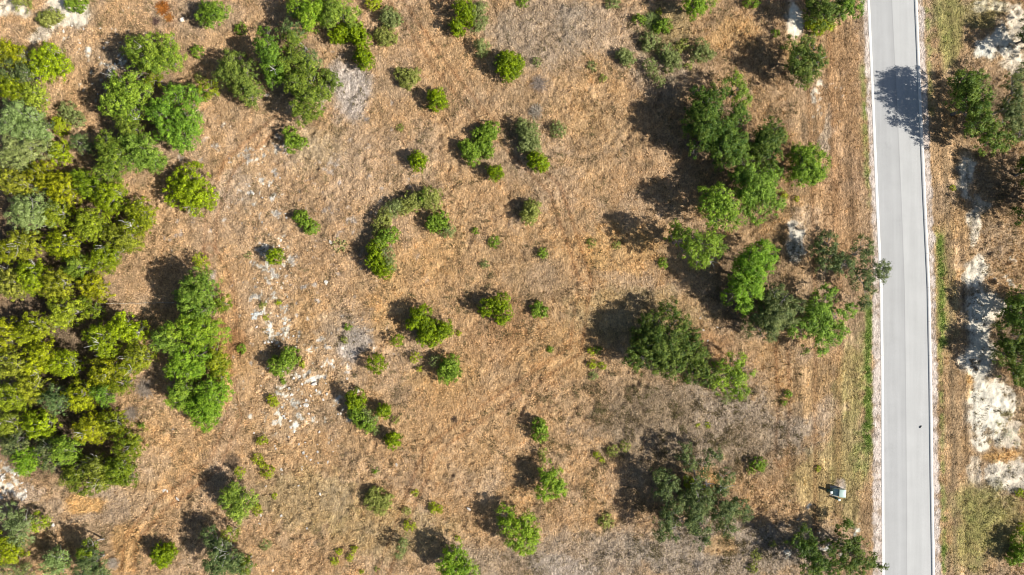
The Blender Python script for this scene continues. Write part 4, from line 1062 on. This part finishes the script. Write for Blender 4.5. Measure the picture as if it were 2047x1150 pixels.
# right of the road
oak('oakd', 'left oak of the pair right of the road that shades the pavement', 7.6, '1960 225 20,1928 165 24,1935 185 22,1925 200 16,1932 160 20,1958 158 20,1940 185 22,1968 190 20,1950 215 22,1962 245 22,1985 262 22,1945 255 14,1975 285 18,2005 280 18,1920 175 10')
oak('oakg', 'right oak of the pair, at the right edge of the picture', 7.4, '2030 165 22,2042 190 22,2020 215 20,2038 235 24,2012 245 16,2042 265 20,2050 145 18', bare=1)
oak('oakd', 'dark oak cut by the right edge below the pair', 6.6, '2062 330 22,2074 362 26,2088 320 24')
oak('oakd', 'dark oak mostly beyond the right edge whose shade covers the sand', 7.4, '2098 360 38,2086 420 34,2120 400 40,2050 432 14')
oak('oakd', 'dark oak at the right edge over the blue shaded chalk, upper crown', 5.8, '2025 618 22,2045 600 26,2020 645 22,2050 640 28,2075 610 30')
oak('oakd', 'dark oak at the right edge over the blue shaded chalk, lower crown', 5.6, '2015 690 22,2040 680 24,2008 712 16,2035 720 26,2055 755 22,2030 750 18,2065 700 28')
oak('oakd', 'dark oak mostly beyond the top right edge', 6.0, '2070 50 26,2085 80 30', lean=(-.5, 0))
shrub('dark green bush at the right edge near the bottom corner', 2.2, '2040 1108 18,2046 1085 14,2030 1120 10', 'green')

# ------------------------------------------------------------------ cacti, rocks and small finds
def cactus(label, px, py, r, n):
    A = Acc()
    for i in range(n):
        a = rng.uniform(0, 6.28); q = rng.random()**.5*r*S
        c = np.array([math.cos(a)*q, math.sin(a)*q, rng.uniform(.08, .3)])
        u = np.linspace(0, 6.283, 9)[:-1]
        t = unit(1)[0]; b = np.cross(t, [0, 0, 1.]); b /= np.linalg.norm(b); nn = np.cross(t, b)
        ring = lambda s, o: c + np.outer(np.cos(u)*s*.16, t) + np.outer(np.sin(u)*s*.12, b) + nn*o
        V = np.concatenate([ring(.45, -.03), ring(1, 0), ring(.45, .03)])
        j = np.arange(8); j2 = (j+1) % 8
        F = np.concatenate([np.stack([j, j2, j2+8, j+8], 1), np.stack([j+8, j2+8, j2+16, j+16], 1),
                            [[16, 17, 18, 19], [16, 19, 20, 21], [16, 21, 22, 23], [0, 3, 2, 1], [0, 5, 4, 3], [0, 7, 6, 5]]])
        A.add(V, F, np.array((.25, .25, .09))*rng.uniform(.7, 1.5))
    o = A.build('prickly_pear', M_BARK, None, True); o.location = W(px, py, 0)
    tag(o, label, 'cactus', 'prickly pear clumps')
cactus('yellowish prickly pear clump left of the small yellowish juniper bush', 497, 512, 9, 34)
cactus('dark prickly pear clump in the straw left of the curved thicket', 680, 490, 15, 60)

def rock(name, label, px, py, rx, ry, h, cat='rock', group=None, c=(.62, .58, .52), rough=.35, ang=None):
    """flat broken limestone block"""
    n = 11
    a = np.arange(n)*6.283/n + rng.normal(0, .12, n)
    q = 1+rng.normal(0, rough*.5, n)
    an = rng.uniform(0, 3.14) if ang is None else ang
    x = np.cos(a)*q*rx*S; y = np.sin(a)*q*ry*S
    X = x*math.cos(an)-y*math.sin(an); Y = x*math.sin(an)+y*math.cos(an)
    r0 = np.stack([X*1.05, Y*1.05, np.full(n, -.15)], 1)
    r1 = np.stack([X, Y, h*(.55+rng.random(n)*.3)], 1)
    r2 = np.stack([X*.82, Y*.82, h*(.85+rng.random(n)*.25)], 1)
    r3 = np.stack([X*.4, Y*.4, h*(.85+rng.random(n)*.3)], 1)
    V = np.concatenate([r0, r1, r2, r3, [[0, 0, h]]])
    j = np.arange(n); j2 = (j+1) % n
    F = [np.stack([j+k*n, j2+k*n, j2+k*n+n, j+k*n+n], 1) for k in range(3)]
    F = np.concatenate(F)
    me = bpy.data.meshes.new(name)
    faces = [tuple(int(v) for v in f) for f in F] + [(int(i)+3*n, int(k)+3*n, 4*n) for i, k in zip(j, j2)]
    me.from_pydata([tuple(v) for v in V], [], faces); me.update()
    at = me.attributes.new('tint', 'FLOAT_COLOR', 'FACE')
    cc = np.ones((len(faces), 4), dtype=np.float32); cc[:, :3] = np.array(c)*rng.uniform(.85, 1.1)
    at.data.foreach_set('color', cc.ravel())
    me.materials.append(M_ROCK)
    o = bpy.data.objects.new(name, me); col.objects.link(o); o.location = W(px, py, 0)
    if label: tag(o, label, cat, group)
    return o

slab = empty('rock_slab', W(515, 629, 0)); tag(slab, 'largest pale grey limestone slab, broken in pieces, on the left middle field', 'rock')
for dx, dy, rx, ry, h, an in [(2, 0, 11, 5.5, .30, 0), (-8, 6, 4.2, 3, .22, 1.0), (9, -3, 4.5, 3.2, .26, .3), (-2, 7, 5, 2.6, .2, .2), (-10, -1, 3, 2.6, .2, .2)]:
    o = rock('block', None, 515, 629, rx, ry, h, c=(.55, .56, .53), ang=an)
    o.parent = slab; o.location = (dx*S, -dy*S, 0)
for lab, px, py, rx, ry, h in [
 ('grey white boulder between the orange brush and the round top oak', 366, 41, 4.5, 4, .35),
 ('white stone on the hillside near the two upper right field bushes', 1187, 70, 3.6, 2.6, .2),
 ('pale stone above the curve of the lower left trio, at the bush top', 716, 781, 5, 3, .2),
 ('white pointed stone on stony ground above the lower left trio', 629, 768, 5, 3.4, .25),
 ('round grey stone right of the stony strip near the lower left trio', 612, 810, 5.5, 4.2, .22),
 ('pale round stone in the middle of the left middle field', 652, 565, 4.6, 4, .22),
 ('white stone in the lower middle field below the round dark bush', 792, 929, 4, 3.4, .2),
 ('white forked stone right of the lime plant in the bottom middle', 937, 1017, 5, 2.2, .15),
 ('pale stone at the edge of the dark prickly pear clump', 661, 484, 4, 3, .2),
 ('pale ledge stone in the sandy lane of the lower left field', 330, 981, 6, 3.5, .12),
 ('narrow white stone in the sandy lane of the lower left field', 355, 997, 5, 2, .12),
 ('white stone in the sandy lane under the tall green row', 347, 859, 4, 2.2, .12),
 ('flat ledge stone among the white rocks at the left edge', 50, 995, 8, 3.5, .18),
 ('broken white stone at the left edge, upper', 8, 955, 8, 5, .25),
 ('broken white stone at the left edge, lower', 22, 970, 8, 4, .2),
 ('pale dark sided stone low at the left edge field', 107, 1050, 3.4, 2.4, .15)]:
    rock('limestone_rock', lab, px, py, rx, ry, h, group='limestone rocks lying on the field')
# small loose stones of the stony strip, look-alikes
STRIPS = [(535, 380, 26, 40, 16), (545, 500, 26, 50, 22), (558, 640, 20, 60, 38), (600, 800, 38, 40, 34), (620, 900, 40, 40, 14), (225, 95, 28, 25, 12), (30, 965, 26, 18, 12),
          (580, 960, 50, 70, 18), (170, 110, 60, 30, 10), (1390, 690, 26, 30, 18), (130, 30, 40, 20, 10)]
for cx, cy, sx, sy, n in STRIPS:
    for i in range(n):
        r = rng.uniform(1.2, 3.4)
        rock('small_stone', 'small pale limestone stone, one of many scattered over the stony ground', cx+rng.normal(0, sx), cy+rng.normal(0, sy), r, r*rng.uniform(.55, .9), rng.uniform(.06, .16),
             'stone', 'small stones scattered over the stony ground', c=(.60, .57, .52))

# pale line across the clearing
A = Acc()
pts = [W(x, 607-(x-200)*.012+.5*math.sin(x*.21), .35+.03*math.sin(x*.3)) for x in range(188, 352, 8)]
A.add(*tube(pts, [.028]*len(pts), 5), (.55, .50, .42))
tag(A.build('pipe', M_BARK, None, True), 'thin pale pipe running straight across the clearing below the big shadow', 'pipe')
A = Acc()
A.add(*tube([W(269, 606, .05), W(271, 596, .12), W(273, 594, .1)], [.06, .05, .03], 5), (.6, .56, .5))
tag(A.build('stick', M_BARK, None, True), 'short bleached stick lying at the pale pipe', 'stick')
A = Acc()
A.add(*tube([W(1838.5, 856, .09), W(1841, 852.5, .12), W(1843, 851, .09)], [.05, .07, .02], 5), (.08, .07, .06))
A.add(*tube([W(1840, 855, .09), W(1838, 853, .12)], [.03, .015], 4), (.08, .07, .06))
tag(A.build('twig', M_BARK, None, True), 'small dark twig lying on the right lane of the road', 'twig')
A = Acc()
A.add(*tube([W(1608, 509, .05), W(1611, 505, .1), W(1614, 503, .08)], [.05, .06, .03], 5), (.7, .7, .68))
tag(A.build('stick', M_BARK, None, True), 'short white stick in the shade left of the twisted roadside oak', 'stick')

# ------------------------------------------------------------------ utility boxes
M_GREEN = paint_mat('pale_green_paint', (.32, .43, .39), .4, var=.06, scale=4)
M_DGREEN = paint_mat('green_paint', (.05, .13, .11), .45, var=.1, scale=5)
M_LID = paint_mat('white_cap', (.6, .64, .62), .4, var=.05, scale=6)
M_CONC = paint_mat('pad_concrete', (.40, .34, .29), .9, var=.15, scale=5)
M_STEEL = paint_mat('steel', (.3, .3, .29), .4, scale=20)
b = W(1672.5, 982, 0)
t = empty('transformer_box', b); t.rotation_euler = (0, 0, math.radians(-4))
tag(t, 'pale green pad mounted transformer box on the verge beside the road', 'utility box')
bbox_obj('concrete_pad', (-.1, .02, .02), (1.9, 1.5, .22), M_CONC, t, .02)
bbox_obj('cabinet', (.25, .03, .63), (.88, 1.02, 1.0), M_GREEN, t, .03)
bbox_obj('lid', (.25, .03, 1.17), (.96, 1.10, .09), M_GREEN, t, .03)
bbox_obj('hood', (-.50, .03, .53), (.60, 1.02, .80), M_GREEN, t, .03, slope=.22)
d = bbox_obj('door', (-.815, .03, .42), (.03, .92, .52), M_GREEN, t, .008)
bbox_obj('handle', (-.845, -.30, .45), (.03, .05, .16), M_STEEL, d, .005)
bbox_obj('hinge', (-.845, .42, .45), (.03, .03, .4), M_STEEL, d, .005)
def pedestal(label, px, py, h, w):
    r = empty('utility_pedestal', W(px, py, 0)); tag(r, label, 'utility box')
    bbox_obj('base', (0, 0, .06), (w*1.25, w*1.25, .16), M_DGREEN, r, .015)
    bbox_obj('post', (0, 0, .14+(h-.14)/2), (w, w, h-.14), M_DGREEN, r, .02)
    bbox_obj('cap', (0, 0, h+.05), (w*1.12, w*1.12, .11), M_LID, r, .03)
    bbox_obj('latch', (-w*.5-.012, 0, h*.6), (.02, .05, .12), M_STEEL, r, .004)
pedestal('green pedestal with a white cap left of the transformer box', 1655, 980, 1.0, .30)
pedestal('green pedestal with a white cap below the transformer box', 1671.5, 995.5, .85, .28)

# ------------------------------------------------------------------ grass and litter (uncountable)
def tufts(name, label, n, sampler, hmin, hmax, blades, wid, tint, spread=.12, mat=M_DRY, lay=.9):
    x, y = sampler(n)
    n = len(x)
    z = gheight(x, y)-.01
    base = tint(x, y)
    k = np.repeat(np.arange(n), blades); m = len(k)
    hh = rng.uniform(hmin, hmax, n)[k]*rng.uniform(.6, 1.2, m)
    a = rng.uniform(0, 6.283, m); ln = rng.uniform(.3, lay*1.3, m)
    P = np.stack([x[k]+rng.normal(0, spread, m), y[k]+rng.normal(0, spread, m), z[k]], 1)
    tip = P + np.stack([np.cos(a)*hh*ln, np.sin(a)*hh*ln, hh], 1)
    s = np.stack([-np.sin(a), np.cos(a), 0*a], 1)*wid*rng.uniform(.6, 1.4, m)[:, None]
    V = np.stack([P-s, P+s, tip], 1).reshape(-1, 3)
    F = np.arange(m*3).reshape(m, 3)
    C = base[k]*rng.uniform(.7, 1.35, m)[:, None]
    o = mk(name, V, F, mat, C)
    return tag(o, label, None, None, 'stuff')

def off_road(x, y, lo=.1):
    return (x < road_x('gl', y)-lo) | (x > road_x('gr', y)+lo)
def samp_field(n):
    x = rng.uniform(-77, 78, n); y = rng.uniform(-45, 45, n)
    c = gcol(x, y); lum = c.mean(1)
    bare = sstep(.40, .5, c[:, 2]*1.0+.12)
    p = fbm(x, y, 2.5, 201, 3)
    verge = (x > road_x('gl', y)-11) & (x < road_x('gr', y)+6)
    k = off_road(x, y) & (rng.random(n) > bare) & (p+rng.random(n)*.5 > .55) & ((~verge) | (rng.random(n) < .35))
    return x[k], y[k]
tufts('dry_grass', 'dry straw coloured grass tufts over the whole field', 150000, samp_field, .10, .32, 5, .045, lambda x, y: gcol(x, y)*1.14+.01)
def samp_weeds(n):
    x = rng.uniform(-77, 78, n); y = rng.uniform(-45, 45, n)
    px = x/S+1023.5; py = 575-y/S
    d = .22+1.1*np.exp(-(((px-1350)/260)**2+((py-850)/110)**2))+.7*np.exp(-(((px-1380)/200)**2+((py-1090)/60)**2))+.4*np.exp(-(((px-1330)/90)**2+((py-120)/70)**2))+.25*np.exp(-(((px-1000)/140)**2+((py-590)/80)**2))+.3*np.exp(-(((px-1560)/60)**2+((py-350)/200)**2))
    p = sstep(.50, .66, fbm(x, y, 1.8, 211, 3))
    verge = (x > road_x('gl', y)-10) & (x < road_x('gr', y)+5)
    k = off_road(x, y) & ~verge & (rng.random(n) < d*p)
    return x[k], y[k]
def wt(x, y):
    g = fbm(x, y, 3, 221, 2)[:, None]
    return np.array((.16, .115, .065))*(1-g)+np.array((.17, .15, .065))*g
tufts('dry_weeds', 'low brown and olive weed clumps between the bushes', 200000, samp_weeds, .18, .48, 6, .035, wt, .13)
def samp_green(n):
    x = rng.uniform(road_x('gl', 0)-5, road_x('gr', 0)+3.2, n); y = rng.uniform(-45, 45, n)
    c = gcol(x, y)
    g = c[:, 1]/(c[:, 0]+.001)
    k = off_road(x, y, -.05) & (rng.random(n) < sstep(.92, 1.15, g))
    return x[k], y[k]
tufts('green_grass', 'strips of fresh green grass along both road shoulders', 60000, samp_green, .06, .16, 6, .03,
      lambda x, y: np.array((.15, .25, .03))*np.ones((len(x), 1)), .10, M_LEAF)
